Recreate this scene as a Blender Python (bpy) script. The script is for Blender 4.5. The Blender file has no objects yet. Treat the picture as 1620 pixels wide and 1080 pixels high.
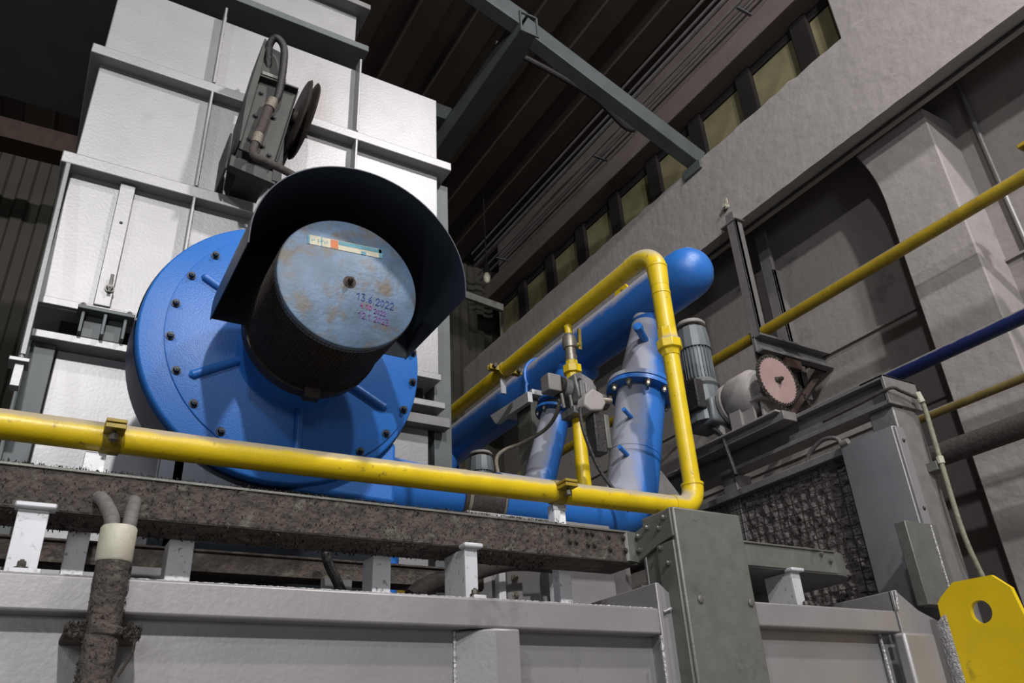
import bpy, bmesh, math, random
from mathutils import Vector, Matrix
random.seed(7)
S = bpy.context.scene
# ------------------------------------------------------------ camera, world, exposure, hall lamps, added fill
PI = math.pi
cam_d = bpy.data.cameras.new('camera'); cam = bpy.data.objects.new('camera', cam_d)
S.collection.objects.link(cam); S.camera = cam
cam_d.sensor_fit = 'HORIZONTAL'; cam_d.sensor_width = 36.0; cam_d.lens = 1264.56/1620*36
cam_d.clip_start = 0.05; cam_d.clip_end = 100
R = Matrix.Rotation(math.radians(-31.9107), 4, 'Z') @ Matrix.Rotation(math.radians(118.1441), 4, 'X') @ Matrix.Rotation(math.radians(-3.3306), 4, 'Z')
cam.matrix_world = Matrix.Translation((0, 0, 1.6)) @ R
W = bpy.data.worlds.new('hall_air'); S.world = W; W.use_nodes = True
W.node_tree.nodes['Background'].inputs[0].default_value = (0.80, 0.88, 1.0, 1)
W.node_tree.nodes['Background'].inputs[1].default_value = 0.03
S.view_settings.view_transform = 'Standard'; S.view_settings.look = 'None'
S.view_settings.gamma = 1; S.view_settings.use_curve_mapping = False
S.view_settings.exposure = 0.0
def lamp(name, loc, target, power, size, col=(1, .95, .9)):
    d = bpy.data.lights.new(name, 'AREA'); d.energy = power; d.size = size; d.color = col; d.shape = 'DISK'
    o = bpy.data.objects.new(name, d); S.collection.objects.link(o); o.location = loc
    o.rotation_euler = (Vector(target)-Vector(loc)).to_track_quat('-Z', 'Y').to_euler()
lamp('high_bay_lamp', (3.4, -1.6, 9.0), (1.5, 3.5, 3), 360, .4, (1, .97, .96))
lamp('high_bay_lamp', (-1.0, -8.0, 9.0), (2, 4, 3), 1050, .4, (1, .98, .98))
lamp('high_bay_lamp', (-6.5, -5.0, 8.8), (2, 3, 3), 330, .5, (.95, .97, 1))
lamp('low_fill_light', (-3.0, -10.0, 3.2), (1.5, 3, 2.6), 190, 2.5, (.93, .97, 1))  # added low fill behind the camera; no doorway is built there

C = S.collection
# ------------------------------------------------------------ materials
def mat(name, col, rough=.5, metal=0, var=.12, scale=6, bump=0, bscale=40, dust=None, dust_amt=.0, dn=.5, dw=.35, stain=None, stain_amt=0, stain_scale=4, spec=.5, stretch=(1, 1, 1)):
    m = bpy.data.materials.new(name); m.use_nodes = True; nt = m.node_tree; N = nt.nodes; L = nt.links
    b = N['Principled BSDF']; b.inputs['Roughness'].default_value = rough; b.inputs['Metallic'].default_value = metal
    b.inputs['Specular IOR Level'].default_value = spec
    tc = N.new('ShaderNodeTexCoord'); mp = N.new('ShaderNodeMapping'); L.new(tc.outputs['Object'], mp.inputs[0]); mp.inputs['Scale'].default_value = stretch
    n = N.new('ShaderNodeTexNoise'); n.inputs['Scale'].default_value = scale; n.inputs['Detail'].default_value = 6; L.new(mp.outputs[0], n.inputs['Vector'])
    r = N.new('ShaderNodeMapRange'); L.new(n.outputs[0], r.inputs[0]); r.inputs[1].default_value = .3; r.inputs[2].default_value = .7
    mix = N.new('ShaderNodeMix'); mix.data_type = 'RGBA'; L.new(r.outputs[0], mix.inputs[0])
    mix.inputs[6].default_value = tuple(c*(1-var) for c in col)+(1,); mix.inputs[7].default_value = tuple(min(1, c*(1+var)) for c in col)+(1,)
    out = mix.outputs[2]
    if stain:
        n2 = N.new('ShaderNodeTexNoise'); n2.inputs['Scale'].default_value = stain_scale; n2.inputs['Detail'].default_value = 9; n2.inputs['Roughness'].default_value = .65; L.new(mp.outputs[0], n2.inputs['Vector'])
        r2 = N.new('ShaderNodeMapRange'); L.new(n2.outputs[0], r2.inputs[0]); r2.inputs[1].default_value = .62-stain_amt*.3; r2.inputs[2].default_value = .72-stain_amt*.2
        m2 = N.new('ShaderNodeMix'); m2.data_type = 'RGBA'; L.new(r2.outputs[0], m2.inputs[0]); L.new(out, m2.inputs[6]); m2.inputs[7].default_value = stain+(1,); out = m2.outputs[2]
    if dust:   # settled dust lies on faces that look up
        g = N.new('ShaderNodeNewGeometry'); sx = N.new('ShaderNodeSeparateXYZ'); L.new(g.outputs['Normal'], sx.inputs[0])
        n3 = N.new('ShaderNodeTexNoise'); n3.inputs['Scale'].default_value = 14; n3.inputs['Detail'].default_value = 6; L.new(tc.outputs['Object'], n3.inputs['Vector'])
        ad = N.new('ShaderNodeMath'); ad.operation = 'MULTIPLY_ADD'; L.new(n3.outputs[0], ad.inputs[0]); ad.inputs[1].default_value = dn; L.new(sx.outputs['Z'], ad.inputs[2])
        r3 = N.new('ShaderNodeMapRange'); L.new(ad.outputs[0], r3.inputs[0]); r3.inputs[1].default_value = .95-dust_amt; r3.inputs[2].default_value = .95+dw-dust_amt
        r3.inputs[4].default_value = .92
        m3 = N.new('ShaderNodeMix'); m3.data_type = 'RGBA'; L.new(r3.outputs[0], m3.inputs[0]); L.new(out, m3.inputs[6]); m3.inputs[7].default_value = dust+(1,); out = m3.outputs[2]
        rr = N.new('ShaderNodeMapRange'); L.new(r3.outputs[0], rr.inputs[0]); rr.inputs[3].default_value = rough; rr.inputs[4].default_value = .9; L.new(rr.outputs[0], b.inputs['Roughness'])
    L.new(out, b.inputs['Base Color'])
    if bump:
        n4 = N.new('ShaderNodeTexNoise'); n4.inputs['Scale'].default_value = bscale; n4.inputs['Detail'].default_value = 6; L.new(tc.outputs['Object'], n4.inputs['Vector'])
        bp = N.new('ShaderNodeBump'); bp.inputs['Strength'].default_value = bump; bp.inputs['Distance'].default_value = .02; L.new(n4.outputs[0], bp.inputs['Height']); L.new(bp.outputs[0], b.inputs['Normal'])
    return m
DUST = (.34, .31, .29)
M = dict(
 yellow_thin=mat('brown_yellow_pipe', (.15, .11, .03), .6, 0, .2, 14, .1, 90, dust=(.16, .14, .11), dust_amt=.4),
 reel=mat('grimy_reel_steel', (.034, .033, .029), .6, .1, .25, 12),
 alu=mat('aluminium_paint', (.285, .28, .285), .45, .45, .05, 5, .05, 60, stain=(.25, .245, .245), stain_amt=.05, stain_scale=3),
 alu_tank=mat('satin_aluminium_paint', (.29, .278, .282), .45, .4, .08, 4, .05, 60, stain=(.17, .162, .165), stain_amt=.10, stain_scale=2.0),
 alu_edge=mat('bare_weld_bead', (.42, .41, .41), .5, .5, .3, 80, .6, 90),
 alu_dark=mat('soiled_aluminium', (.16, .155, .155), .5, .3, .15, 8),
 speck_bright=mat('speckled_white_brightened', (.80, .80, .82), .5, .1, .06, 10, stain=(.16, .14, .13), stain_amt=.12, stain_scale=55),  # brighter copy of speck, lifted to offset the tray's shade
 speck=mat('speckled_white_steel', (.52, .52, .54), .5, .2, .06, 10, stain=(.16, .14, .13), stain_amt=.12, stain_scale=55),
 blue=mat('blue_enamel', (.022, .140, .47), .36, 0, .06, 3, .15, 220, dust=(.26, .29, .34), dust_amt=.02, stain=(.04, .16, .5), stain_amt=.05),
 blue_dusty=mat('dusty_blue_enamel', (.022, .135, .47), .38, 0, .05, 3, .05, 200, dust=(.34, .32, .325), dust_amt=.62),
 blue_lean=mat('blue_enamel_dust_film', (.022, .14, .47), .36, 0, .05, 3, .05, 200, dust=(.29, .29, .315), dust_amt=.84, dn=.14, dw=.16),
 blue_dark=mat('dark_blue_pipe_paint', (.006, .014, .07), .45, 0, .1, 5, dust=(.20, .18, .17), dust_amt=.35),
 cap=mat('worn_blue_grey_paint', (.085, .135, .205), .5, .1, .34, 8, .1, 60, stain=(.105, .092, .075), stain_amt=.42, stain_scale=11),
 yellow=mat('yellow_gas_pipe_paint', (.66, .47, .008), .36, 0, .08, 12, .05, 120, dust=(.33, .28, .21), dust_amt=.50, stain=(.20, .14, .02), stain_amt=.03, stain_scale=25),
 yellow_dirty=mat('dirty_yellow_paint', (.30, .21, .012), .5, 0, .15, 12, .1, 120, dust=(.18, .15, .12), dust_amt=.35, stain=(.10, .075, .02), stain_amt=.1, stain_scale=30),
 yellow_plate=mat('yellow_plate_paint', (.72, .50, .003), .5, 0, .07, 6, .05, 90, stain=(.22, .16, .02), stain_amt=.05, stain_scale=5),
 black=mat('black_rubber', (.018, .016, .015), .6, 0, .3, 20, .3, 60),
 hood_in=mat('dark_blue_grey_sheet', (.022, .028, .04), .42, .3, .15, 6),
 mesh=mat('sooty_brown_wire_mesh', (.035, .026, .022), .65, .2, .3, 30),
 brown=mat('dust_caked_rubber', (.050, .040, .037), .85, 0, .3, 40, .2, 60),
 tray=mat('dust_caked_steel', (.060, .048, .040), .9, 0, .45, 22, .8, 55, stain=(.13, .125, .10), stain_amt=.12, stain_scale=12),
 fluff=mat('felted_dust', (.032, .025, .021), 1, 0, .4, 30, .6, 80),
 galv=mat('galvanised_sheet', (.150, .150, .134), .5, .35, .12, 14, .08, 90, stain=(.10, .10, .085), stain_amt=.14, stain_scale=6),
 steel=mat('grey_steel', (.20, .19, .185), .5, .3, .12, 12, .1, 60, dust=(.25, .23, .21), dust_amt=.1),
 beam=mat('grey_painted_steel', (.085, .095, .098), .55, .1, .15, 4),
 zinc=mat('zinc_bolt', (.17, .165, .15), .5, .6, .2, 40),
 brass=mat('nickel_brass', (.27, .245, .20), .45, .6, .2, 30),
 motor=mat('grey_motor_paint', (.125, .138, .145), .5, .1, .1, 10, .05, 90, dust=(.27, .25, .24), dust_amt=.2),
 cast=mat('dusty_cast_housing', (.27, .25, .24), .6, 0, .1, 8, .1, 50, dust=(.33, .30, .29), dust_amt=.3),
 alubox=mat('cast_aluminium_actuator', (.22, .215, .21), .45, .3, .12, 30, .1, 90),
 plastic=mat('grey_plastic_box', (.17, .16, .15), .5, 0, .08, 12),
 sprocket=mat('pinkish_primer_disc', (.30, .205, .195), .55, .1, .12, 7, .05, 60, stain=(.33, .28, .22), stain_amt=.12, stain_scale=5),
 chain=mat('oily_chain', (.07, .062, .05), .5, .5, .3, 60),
 concrete=mat('painted_concrete', (.30, .275, .262), .85, 0, .07, 3, .5, 9, stain=(.24, .22, .21), stain_amt=.06, stain_scale=7),
 concrete_low=mat('grey_painted_wall', (.235, .212, .20), .85, 0, .07, 1.5, .3, 14, stain=(.17, .155, .15), stain_amt=.08, stain_scale=3),
 roof=mat('brown_roof_sheet', (.060, .046, .040), .7, 0, .12, 3),
 roof_beam=mat('brown_grey_eaves_beam', (.13, .105, .098), .85, 0, .1, 3, .2, 10),
 glass=mat('dirty_yellowed_pane', (.165, .148, .078), .7, 0, .22, 4, .1, 10),
 dark=mat('dark_sheet', (.016, .014, .013), .9, 0, .2, 3, spec=.15),
 farwall=mat('olive_corrugated_sheet', (.052, .047, .036), .8, 0, .1, 3),  # olive also lowered to carry the shade at the far left
 fibre=mat('grey_fibre_wool', (.17, .150, .145), 1, 0, .55, 26, 1, 45, stain=(.038, .030, .028), stain_amt=.26, stain_scale=17),
 cream=mat('cream_plastic', (.42, .40, .32), .5, 0, .1, 20, .1, 60, stain=(.22, .2, .15), stain_amt=.08, stain_scale=20),
 hose=mat('grey_corrugated_hose', (.13, .12, .115), .7, 0, .2, 40),
 cord=mat('dusty_green_grey_cord', (.20, .19, .135), .7, 0, .25, 50),
 braid=mat('braided_metal_hose', (.20, .175, .14), .5, .4, .3, 90, .4, 200),
 rust=mat('rusty_brown_paint', (.035, .018, .012), .7, 0, .3, 12),
 sticker=mat('cream_sticker_paper', (.48, .45, .34), .7, 0, .1, 40),
 orange=mat('orange_sticker_print', (.52, .16, .06), .7, 0, .1, 40),
 teal=mat('teal_sticker_print', (.10, .27, .33), .7, 0, .2, 60),
 ink_blue=mat('blue_marker_ink', (.035, .055, .25), .6), ink_violet=mat('violet_marker_ink', (.16, .05, .24), .6), ink_red=mat('magenta_marker_ink', (.30, .02, .16), .6),
 floor=mat('grey_concrete_floor', (.20, .19, .18), .8, 0, .1, 1),
)
nt = M['alu'].node_tree; N = nt.nodes; L = nt.links; b_ = N['Principled BSDF']; old = b_.inputs['Base Color'].links[0].from_socket
M['alu_stained'] = M['alu'].copy(); M['alu_stained'].name = 'stained_aluminium_paint'; nt = M['alu_stained'].node_tree; N = nt.nodes; L = nt.links; b_ = N['Principled BSDF']
old = b_.inputs['Base Color'].links[0].from_socket
g_ = N.new('ShaderNodeNewGeometry'); mp_ = N.new('ShaderNodeMapping'); mp_.vector_type = 'POINT'; L.new(g_.outputs['Position'], mp_.inputs[0]); mp_.inputs['Location'].default_value = (-1.02*6.5, -3.9*2, -5.45*2.6); mp_.inputs['Scale'].default_value = (6.5, 2, 2.6)
ln = N.new('ShaderNodeVectorMath'); ln.operation = 'LENGTH'; L.new(mp_.outputs[0], ln.inputs[0])
wn = N.new('ShaderNodeTexNoise'); mq = N.new('ShaderNodeMapping'); mq.inputs['Scale'].default_value = (30, 1, 1.2); L.new(g_.outputs['Position'], mq.inputs[0]); L.new(mq.outputs[0], wn.inputs['Vector']); wn.inputs['Scale'].default_value = 1.5
ml = N.new('ShaderNodeMapRange'); L.new(ln.outputs['Value'], ml.inputs[0]); ml.inputs[1].default_value = 1.0; ml.inputs[2].default_value = 0.1; ml.inputs[3].default_value = 0; ml.inputs[4].default_value = .8
mu = N.new('ShaderNodeMath'); mu.operation = 'MULTIPLY'; L.new(ml.outputs[0], mu.inputs[0]); L.new(wn.outputs[0], mu.inputs[1])
mx = N.new('ShaderNodeMix'); mx.data_type = 'RGBA'; L.new(mu.outputs[0], mx.inputs[0]); L.new(old, mx.inputs[6]); mx.inputs[7].default_value = (.13, .095, .06, 1); L.new(mx.outputs[2], b_.inputs['Base Color'])
# ------------------------------------------------------------ mesh collecting
def basis(d):
    d = Vector(d).normalized(); a = Vector((0, 0, 1)) if abs(d.z) < .9 else Vector((1, 0, 0))
    u = a.cross(d).normalized(); return u, d.cross(u).normalized(), d
class MB:
    def __init__(s): s.v = []; s.f = []
    def add(s, vs, fs):
        o = len(s.v); s.v += [Vector(v) for v in vs]; s.f += [tuple(i+o for i in f) for f in fs]; return s
    def box(s, x0, x1, y0, y1, z0, z1):
        vs = [(x, y, z) for z in (z0, z1) for y in (y0, y1) for x in (x0, x1)]
        return s.add(vs, [(0, 2, 3, 1), (4, 5, 7, 6), (0, 1, 5, 4), (2, 6, 7, 3), (0, 4, 6, 2), (1, 3, 7, 5)])
    def bar(s, p, q, w, h, up=(0, 0, 1)):     # box section between two points, w across, h along up
        p, q = Vector(p), Vector(q); d = (q-p).normalized(); u = Vector(up).cross(d)
        u = basis(d)[0] if u.length < 1e-4 else u.normalized(); n = d.cross(u)
        vs = [c + u*a*w/2 + n*b*h/2 for c in (p, q) for a, b in ((-1, -1), (1, -1), (1, 1), (-1, 1))]
        return s.add(vs, [(3, 2, 1, 0), (4, 5, 6, 7), (0, 1, 5, 4), (1, 2, 6, 5), (2, 3, 7, 6), (3, 0, 4, 7)])
    def lathe(s, p, d, prof, n=32, cap0=True, cap1=True, ang0=0):   # prof: list of (t along d, radius)
        p = Vector(p); u, w, d = basis(d); vs = []; fs = []
        for t, r in prof:
            for i in range(n):
                a = 2*PI*i/n+ang0; vs.append(p+d*t+(u*math.cos(a)+w*math.sin(a))*r)
        for k in range(len(prof)-1):
            for i in range(n):
                j = (i+1) % n; fs.append((k*n+i, k*n+j, (k+1)*n+j, (k+1)*n+i))
        if cap0: fs.append(tuple(range(n-1, -1, -1)))
        if cap1: fs.append(tuple((len(prof)-1)*n+i for i in range(n)))
        return s.add(vs, fs)
    def cyl(s, p, q, r, r2=None, n=32):
        p, q = Vector(p), Vector(q); return s.lathe(p, q-p, [(0, r), ((q-p).length, r if r2 is None else r2)], n)
    def tube(s, pts, r, n=16, caps=True):
        pts = [Vector(p) for p in pts]; rs = r if isinstance(r, (list, tuple)) else [r]*len(pts)
        vs = []; fs = []; u = None
        for k, p in enumerate(pts):
            d = ((pts[min(k+1, len(pts)-1)]-pts[max(k-1, 0)])).normalized()
            if u is None: u = basis(d)[0]
            u = (u-d*u.dot(d)).normalized(); w = d.cross(u)
            for i in range(n):
                a = 2*PI*i/n; vs.append(p+(u*math.cos(a)+w*math.sin(a))*rs[k])
        for k in range(len(pts)-1):
            for i in range(n):
                j = (i+1) % n; fs.append((k*n+i, k*n+j, (k+1)*n+j, (k+1)*n+i))
        if caps: fs += [tuple(range(n-1, -1, -1)), tuple((len(pts)-1)*n+i for i in range(n))]
        return s.add(vs, fs)
    def prism(s, poly, axis, a, b):           # poly: points in the plane normal to axis ('x': (y,z), 'y': (x,z), 'z': (x,y))
        def mk(t, p):
            return {'x': (t, p[0], p[1]), 'y': (p[0], t, p[1]), 'z': (p[0], p[1], t)}[axis]
        n = len(poly); vs = [mk(a, p) for p in poly]+[mk(b, p) for p in poly]
        return s.add(vs, [tuple(range(n)), tuple(range(2*n-1, n-1, -1))]+[(i, (i+1) % n, (i+1) % n+n, i+n)[::-1] for i in range(n)])
    def bolt(s, p, d, r=.012, h=.012):
        p = Vector(p); dn = Vector(d).normalized()
        s.lathe(p, dn, [(0, r*1.45), (h*.25, r*1.45)], 16); s.lathe(p+dn*h*.25, dn, [(0, r), (h*.8, r), (h, r*.85)], 6); s.lathe(p+dn*h, dn, [(0, r*.5), (h*.5, r*.45)], 10)
        return s
    def build(s, name, m, parent=None, bevel=0, smooth=35, seg=2, recalc=True):
        me = bpy.data.meshes.new(name)
        lo = Vector([min(v[i] for v in s.v) for i in range(3)]); hi = Vector([max(v[i] for v in s.v) for i in range(3)])
        if parent is None: org = Vector(((lo.x+hi.x)/2, (lo.y+hi.y)/2, lo.z))
        else: org = (lo+hi)/2
        me.from_pydata([v-org for v in s.v], [], s.f)
        if recalc:
            bm = bmesh.new(); bm.from_mesh(me); bmesh.ops.recalc_face_normals(bm, faces=bm.faces); bm.to_mesh(me); bm.free()
        me.polygons.foreach_set('use_smooth', [True]*len(me.polygons)); me.set_sharp_from_angle(angle=math.radians(smooth))
        me.materials.append(M[m] if isinstance(m, str) else m); me.update()
        o = bpy.data.objects.new(name, me); C.objects.link(o)
        if parent is None: o.location = org
        else:
            o.parent = parent; q = parent; base = Vector((0, 0, 0))
            while q: base += q.location; q = q.parent
            o.location = org-base
        if bevel:
            b = o.modifiers.new('bevel', 'BEVEL'); b.width = bevel; b.segments = seg; b.limit_method = 'ANGLE'; b.angle_limit = math.radians(40)
        return o
def thing(name, label, cat, loc, group=None):
    o = bpy.data.objects.new(name, None); C.objects.link(o); o.location = loc; o.empty_display_size = .1
    return tag(o, label, cat, group)
def tag(o, label, cat, group=None):
    o['label'] = label; o['category'] = cat
    if group: o['group'] = group
    return o
def struct(o): o['kind'] = 'structure'; return o
def bz(p0, p1, p2, p3, n=16):
    p0, p1, p2, p3 = map(Vector, (p0, p1, p2, p3))
    return [p0*(1-t)**3+p1*3*t*(1-t)**2+p2*3*t*t*(1-t)+p3*t**3 for t in (i/n for i in range(n+1))]
def smoothpath(pts, n=8):
    pts = [Vector(p) for p in pts]; out = []
    for i in range(len(pts)-1):
        a, b, c, d = pts[max(i-1, 0)], pts[i], pts[i+1], pts[min(i+2, len(pts)-1)]
        for k in range(n):
            t = k/n; out.append(.5*((2*b)+(c-a)*t+(2*a-5*b+4*c-d)*t*t+(3*b-a-3*c+d)*t**3))
    return out+[pts[-1]]
def arc(c, a, b, n=10):        # quarter bend round corner c from point a to point b
    c, a, b = Vector(c), Vector(a), Vector(b); o = a+b-c
    return [o+(a-o)*math.cos(t)+(b-o)*math.sin(t) for t in (PI/2*i/n for i in range(n+1))]

# ============================================================ SETTING
struct(MB().box(-14, 9.6, -6, 10.7, -.1, 0).build('floor', 'floor'))
# roof of trapezoidal sheets running along Y
poly = []; x = -14.0; z = 9.5
while x < 9.4:
    poly += [(x, z), (x+.30, z), (x+.36, z+.13), (x+.58, z+.13), (x+.64, z)]; x += .64
poly += [(x, z+.3), (-14, z+.3)]
struct(MB().prism(poly, 'y', -6, 10.7).build('ceiling', 'roof', smooth=10))
# side wall to the right: plain lower wall with shallow joints, windows above
w = MB().box(6.2, 6.5, -3, 10.4, 0, 7.38)
struct(w.build('wall_right', 'concrete_low'))
joints = MB()
for zz in (4.93, 4.10, 3.3): joints.box(6.17, 6.21, -3, 2.5, zz, zz+.02).box(6.17, 6.21, 3.1, 10.39, zz, zz+.02)
struct(joints.build('trim_1', 'concrete_low'))
# heavy concrete beam along the wall, with broken top arris
nb = 150; vs = []; fs = []
for i in range(nb+1):
    y = -3+13.39*i/nb; e = .018*random.random(); f = .03*random.random() if 1.6 < y < 3.4 else .008*random.random()
    vs += [(5.5, y, 6.36+.006*random.random()), (5.5, y, 7.41-f), (5.5+e+.01+f, y, 7.44), (5.74, y, 7.44), (5.74, y, 6.36)]
for i in range(nb):
    for k in range(5): a = i*5+k; b = i*5+(k+1) % 5; fs.append((a, b, b+5, a+5))
struct(MB().add(vs, fs+[(0, 1, 2, 3, 4), tuple(nb*5+k for k in (4, 3, 2, 1, 0))]).build('trim_2', 'concrete', smooth=25))
# wall slab over the beam back to the window line
struct(MB().box(5.74, 6.45, -3, 10.39, 7.36, 7.44).build('trim_3', 'concrete'))
# column below the beam with its curved haunch, and the column stub above the beam
hp = [(3.05, 0), (3.05, 5.75)]+[(3.05+.13*(i/8)**2, 5.75+.66*i/8) for i in range(1, 9)]+[(2.49, 6.41), (2.49, 0)]
struct(MB().prism(hp, 'x', 5.8, 6.25).build('trim_4', 'concrete', bevel=.012, smooth=30))
struct(MB().box(5.62, 6.3, 2.25, 2.86, 7.44, 9.5).build('trim_5', 'concrete', bevel=.02))
# eaves beam above the windows: face, soffit
struct(MB().box(5.5, 5.84, -3, 9.6, 8.26, 8.57).build('trim_6', 'roof_beam', bevel=.01))
struct(MB().box(5.80, 6.4, -3, 9.6, 8.57, 9.5).build('trim_7', 'roof_beam'))
# far end wall of vertical corrugated sheet, left wall far in the dark
poly = []; x = -14.0
while x < 9.4: poly += [(x, 10.4), (x+.12, 10.4), (x+.15, 10.45), (x+.27, 10.45)]; x += .30
poly += [(x, 10.7), (-14, 10.7)]
struct(MB().prism(poly, 'z', 0, 9.6).build('wall_back', 'farwall', smooth=10))
struct(MB().box(-14.2, -14, -6, 10.7, 0, 9.6).build('wall_left', 'dark'))
# ribbon of windows: pane with frame each
edges = [2.48+.79*i for i in range(-1, 10)]
for i in range(len(edges)-1):
    y0, y1 = edges[i], edges[i+1]; n = i+1
    f = MB().box(5.70, 5.80, y0-.10, y0+.10, 7.44, 8.258).box(5.74, 5.80, y0+.10, y1-.10, 7.44, 7.48).box(5.74, 5.80, y0+.10, y1-.10, 8.14, 8.258).build('window_%d' % n, 'dark', bevel=.004)
    struct(f)
    MB().box(5.76, 5.775, y0+.10, y1-.10, 7.48, 8.14).build('pane', 'glass', f)

# ============================================================ STEELWORK UNDER THE ROOF
def hollow(mb, p, q, w, h, t, up=(0, 0, 1)):
    p, q = Vector(p), Vector(q); d = (q-p).normalized(); u = Vector(up).cross(d).normalized(); n = d.cross(u)
    for sg in (-1, 1):
        mb.bar(p+u*sg*(w-t)/2, q+u*sg*(w-t)/2, t, h, up); mb.bar(p+n*sg*(h-t)/2, q+n*sg*(h-t)/2, w, t, up)
    return mb
tag(hollow(MB(), (3.40, 4.75, 8.48), (3.45, 10.35, 8.48), .22, .30, .02).build('roof_girder', 'beam'), 'long grey hollow steel girder with open rectangular end, running below the roof', 'girder')
tag(MB().bar((3.36, 4.85, 8.50), (5.60, 4.80, 7.50), .16, .22).box(5.47, 5.50, 4.68, 4.95, 7.30, 7.42).build('diagonal_brace', 'beam', bevel=.006), 'grey steel brace slanting from the girder end to the concrete wall beam', 'brace')
tag(MB().bar((3.36, 4.85, 8.56), (2.2, 4.95, 9.1), .16, .24).build('diagonal_brace', 'beam', bevel=.006), 'short dark steel brace rising left from the girder end to the roof', 'brace')
tag(MB().bar((1.2, 6.6, 8.75), (3.4, 6.6, 8.75), .10, .22).build('cross_beam', 'beam', bevel=.005), 'dark horizontal steel cross beam behind the top of the white furnace tower', 'beam')
tag(MB().tube(smoothpath([(3.5, 5.6, 9.1), (4.1, 5.5, 8.9), (4.8, 5.5, 8.75), (5.3, 5.6, 8.6), (5.48, 5.6, 8.6)]), .035, 10).build('roof_cable', 'black'), 'thick black cable sagging under the roof behind the slanted brace', 'cable')
cond = thing('conduit_run', 'bundle of parallel dusty conduits along the eaves beam under the roof', 'conduits', (5.3, 5, 8.6))
for k, (cx, cz) in enumerate(((5.44, 8.66), (5.40, 8.76), (5.36, 8.92), (5.34, 9.02), (5.30, 9.14))):
    MB().tube([(cx, -2, cz), (cx, 9.6, cz)], .018 if k != 2 else .03, 8).build('conduit', 'steel', cond)
for k in range(4):
    MB().box(5.29, 5.5, 1.0+k*2.6, 1.03+k*2.6, 8.575, 8.59).build('conduit_bracket', 'beam', cond)
tag(MB().bar((-14, 9.0, 8.1), (-.45, 9.0, 8.5), .3, .28).build('overhead_duct', 'rust'), 'dim rusty brown duct high in the dark left of the furnace tower', 'duct')
struct(MB().box(5.78, 5.9, 9.5, 9.62, 7.44, 8.25).build('trim_8', 'cream'))
prof = MB().bar((3.3, 7.6, 6.99), (4.62, 7.6, 6.85), .05, .10)
prof.bar((3.32, 7.6, 6.99), (3.32, 7.6, 9.55), .03, .03); tag(prof.build('steel_profile', 'galv', bevel=.004), 'pale grey horizontal steel profile in the dark beyond the furnace tower', 'profile')
t = thing('ceiling_lamp', 'small pale unlit lamp hanging in the dark far corner', 'lamp', (5.0, 8.6, 7.9))
MB().lathe((5.0, 8.63, 7.93), (0, 0, 1), [(0, .02), (.03, .045), (.10, .055), (.17, .035)], 20).build('lamp_bulb', 'cream', t)
MB().lathe((5.0, 8.63, 8.10), (0, 0, 1), [(0, .045), (.1, .045), (.31, .01), (1.4, .01)], 16).build('lamp_socket', 'dark', t)

# ============================================================ WALL SERVICES (right)
def wallpipe(lab, x, z, r, m, y0=-1, y1=10.3):
    t = thing('wall_pipe', lab, 'pipe', (x, (y0+y1)/2, z), 'pipes along the right wall')
    MB().tube([(x, y0, z), (x, y1, z)], r, 20).build('pipe', m, t)
    for y in (5.6, 9.3): MB().lathe((x, y-.015, z), (0, 1, 0), [(0, r*1.18), (.03, r*1.18)], 20).box(x, 6.19, y-.02, y+.02, z-.02, z+.0).build('pipe_clip', 'steel', t)
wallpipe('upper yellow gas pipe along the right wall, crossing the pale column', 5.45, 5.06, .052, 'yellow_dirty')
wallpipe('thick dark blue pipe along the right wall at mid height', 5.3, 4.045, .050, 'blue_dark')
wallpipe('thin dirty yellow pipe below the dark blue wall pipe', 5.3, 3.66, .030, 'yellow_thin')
wallpipe('fat dark soot covered pipe lowest along the right wall', 5.3, 3.37, .078, 'brown')
tag(MB().tube([(5.64, -2, 6.345), (5.64, 10.3, 6.345)], .014, 8).build('wall_cable', 'black'), 'thin black cable clipped to the underside of the concrete beam', 'cable')
tag(MB().tube([(6.17, 2.3, 7.3), (6.17, 2.30, 5.6), (6.17, 2.28, 3.2)], .022, 10).build('wall_conduit', 'steel'), 'thin vertical conduit on the wall right of the pale column', 'conduit')
tag(MB().box(5.41, 5.45, 1.72, 1.80, 5.11, 5.26).box(5.38, 5.48, 1.70, 1.82, 5.24, 5.27).build('pipe_fitting', 'yellow_dirty', bevel=.004), 'short yellow stub standing on the upper wall pipe near the right edge', 'fitting')
h = MB()
h.box(5.39, 5.43, 4.33, 4.44, 4.10, 6.35).box(5.39, 5.49, 4.33, 4.345, 4.10, 6.35)
t = thing('hanger_post', 'long vertical steel channel hanging from the concrete beam past the yellow wall pipe', 'hanger', (5.4, 4.4, 4.1))
h.build('channel', 'steel', t, bevel=.003)
MB().box(5.42, 5.499, 4.36, 4.46, 6.33, 6.46).box(5.38, 5.5, 4.30, 4.52, 6.32, 6.33).build('clamp_plate', 'steel', t)
h = MB().box(6.0, 6.04, 4.48, 4.62, 4.55, 6.9).box(6.0, 6.12, 4.48, 4.50, 4.55, 6.0)
tag(h.build('hanger_post', 'steel', bevel=.003), 'shaded vertical steel channel on the wall behind the front hanger', 'hanger')
t = thing('cantilever_beam', 'short rusty steel channel cantilever reaching from the hanger to the wall', 'beam', (5.8, 4.3, 4.3))
MB().box(5.26, 6.19, 4.30, 4.32, 4.78, 4.95).box(5.26, 6.19, 4.22, 4.32, 4.93, 4.95).box(5.26, 6.19, 4.22, 4.32, 4.78, 4.80).build('channel', 'alu_dark', t, bevel=.002)
MB().bar((6.1, 4.36, 4.75), (5.62, 4.5, 4.2), .07, .05).build('brace', 'rust', t)
MB().box(5.55, 5.75, 4.24, 4.4, 4.68, 4.775).build('saddle', 'rust', t)
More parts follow.
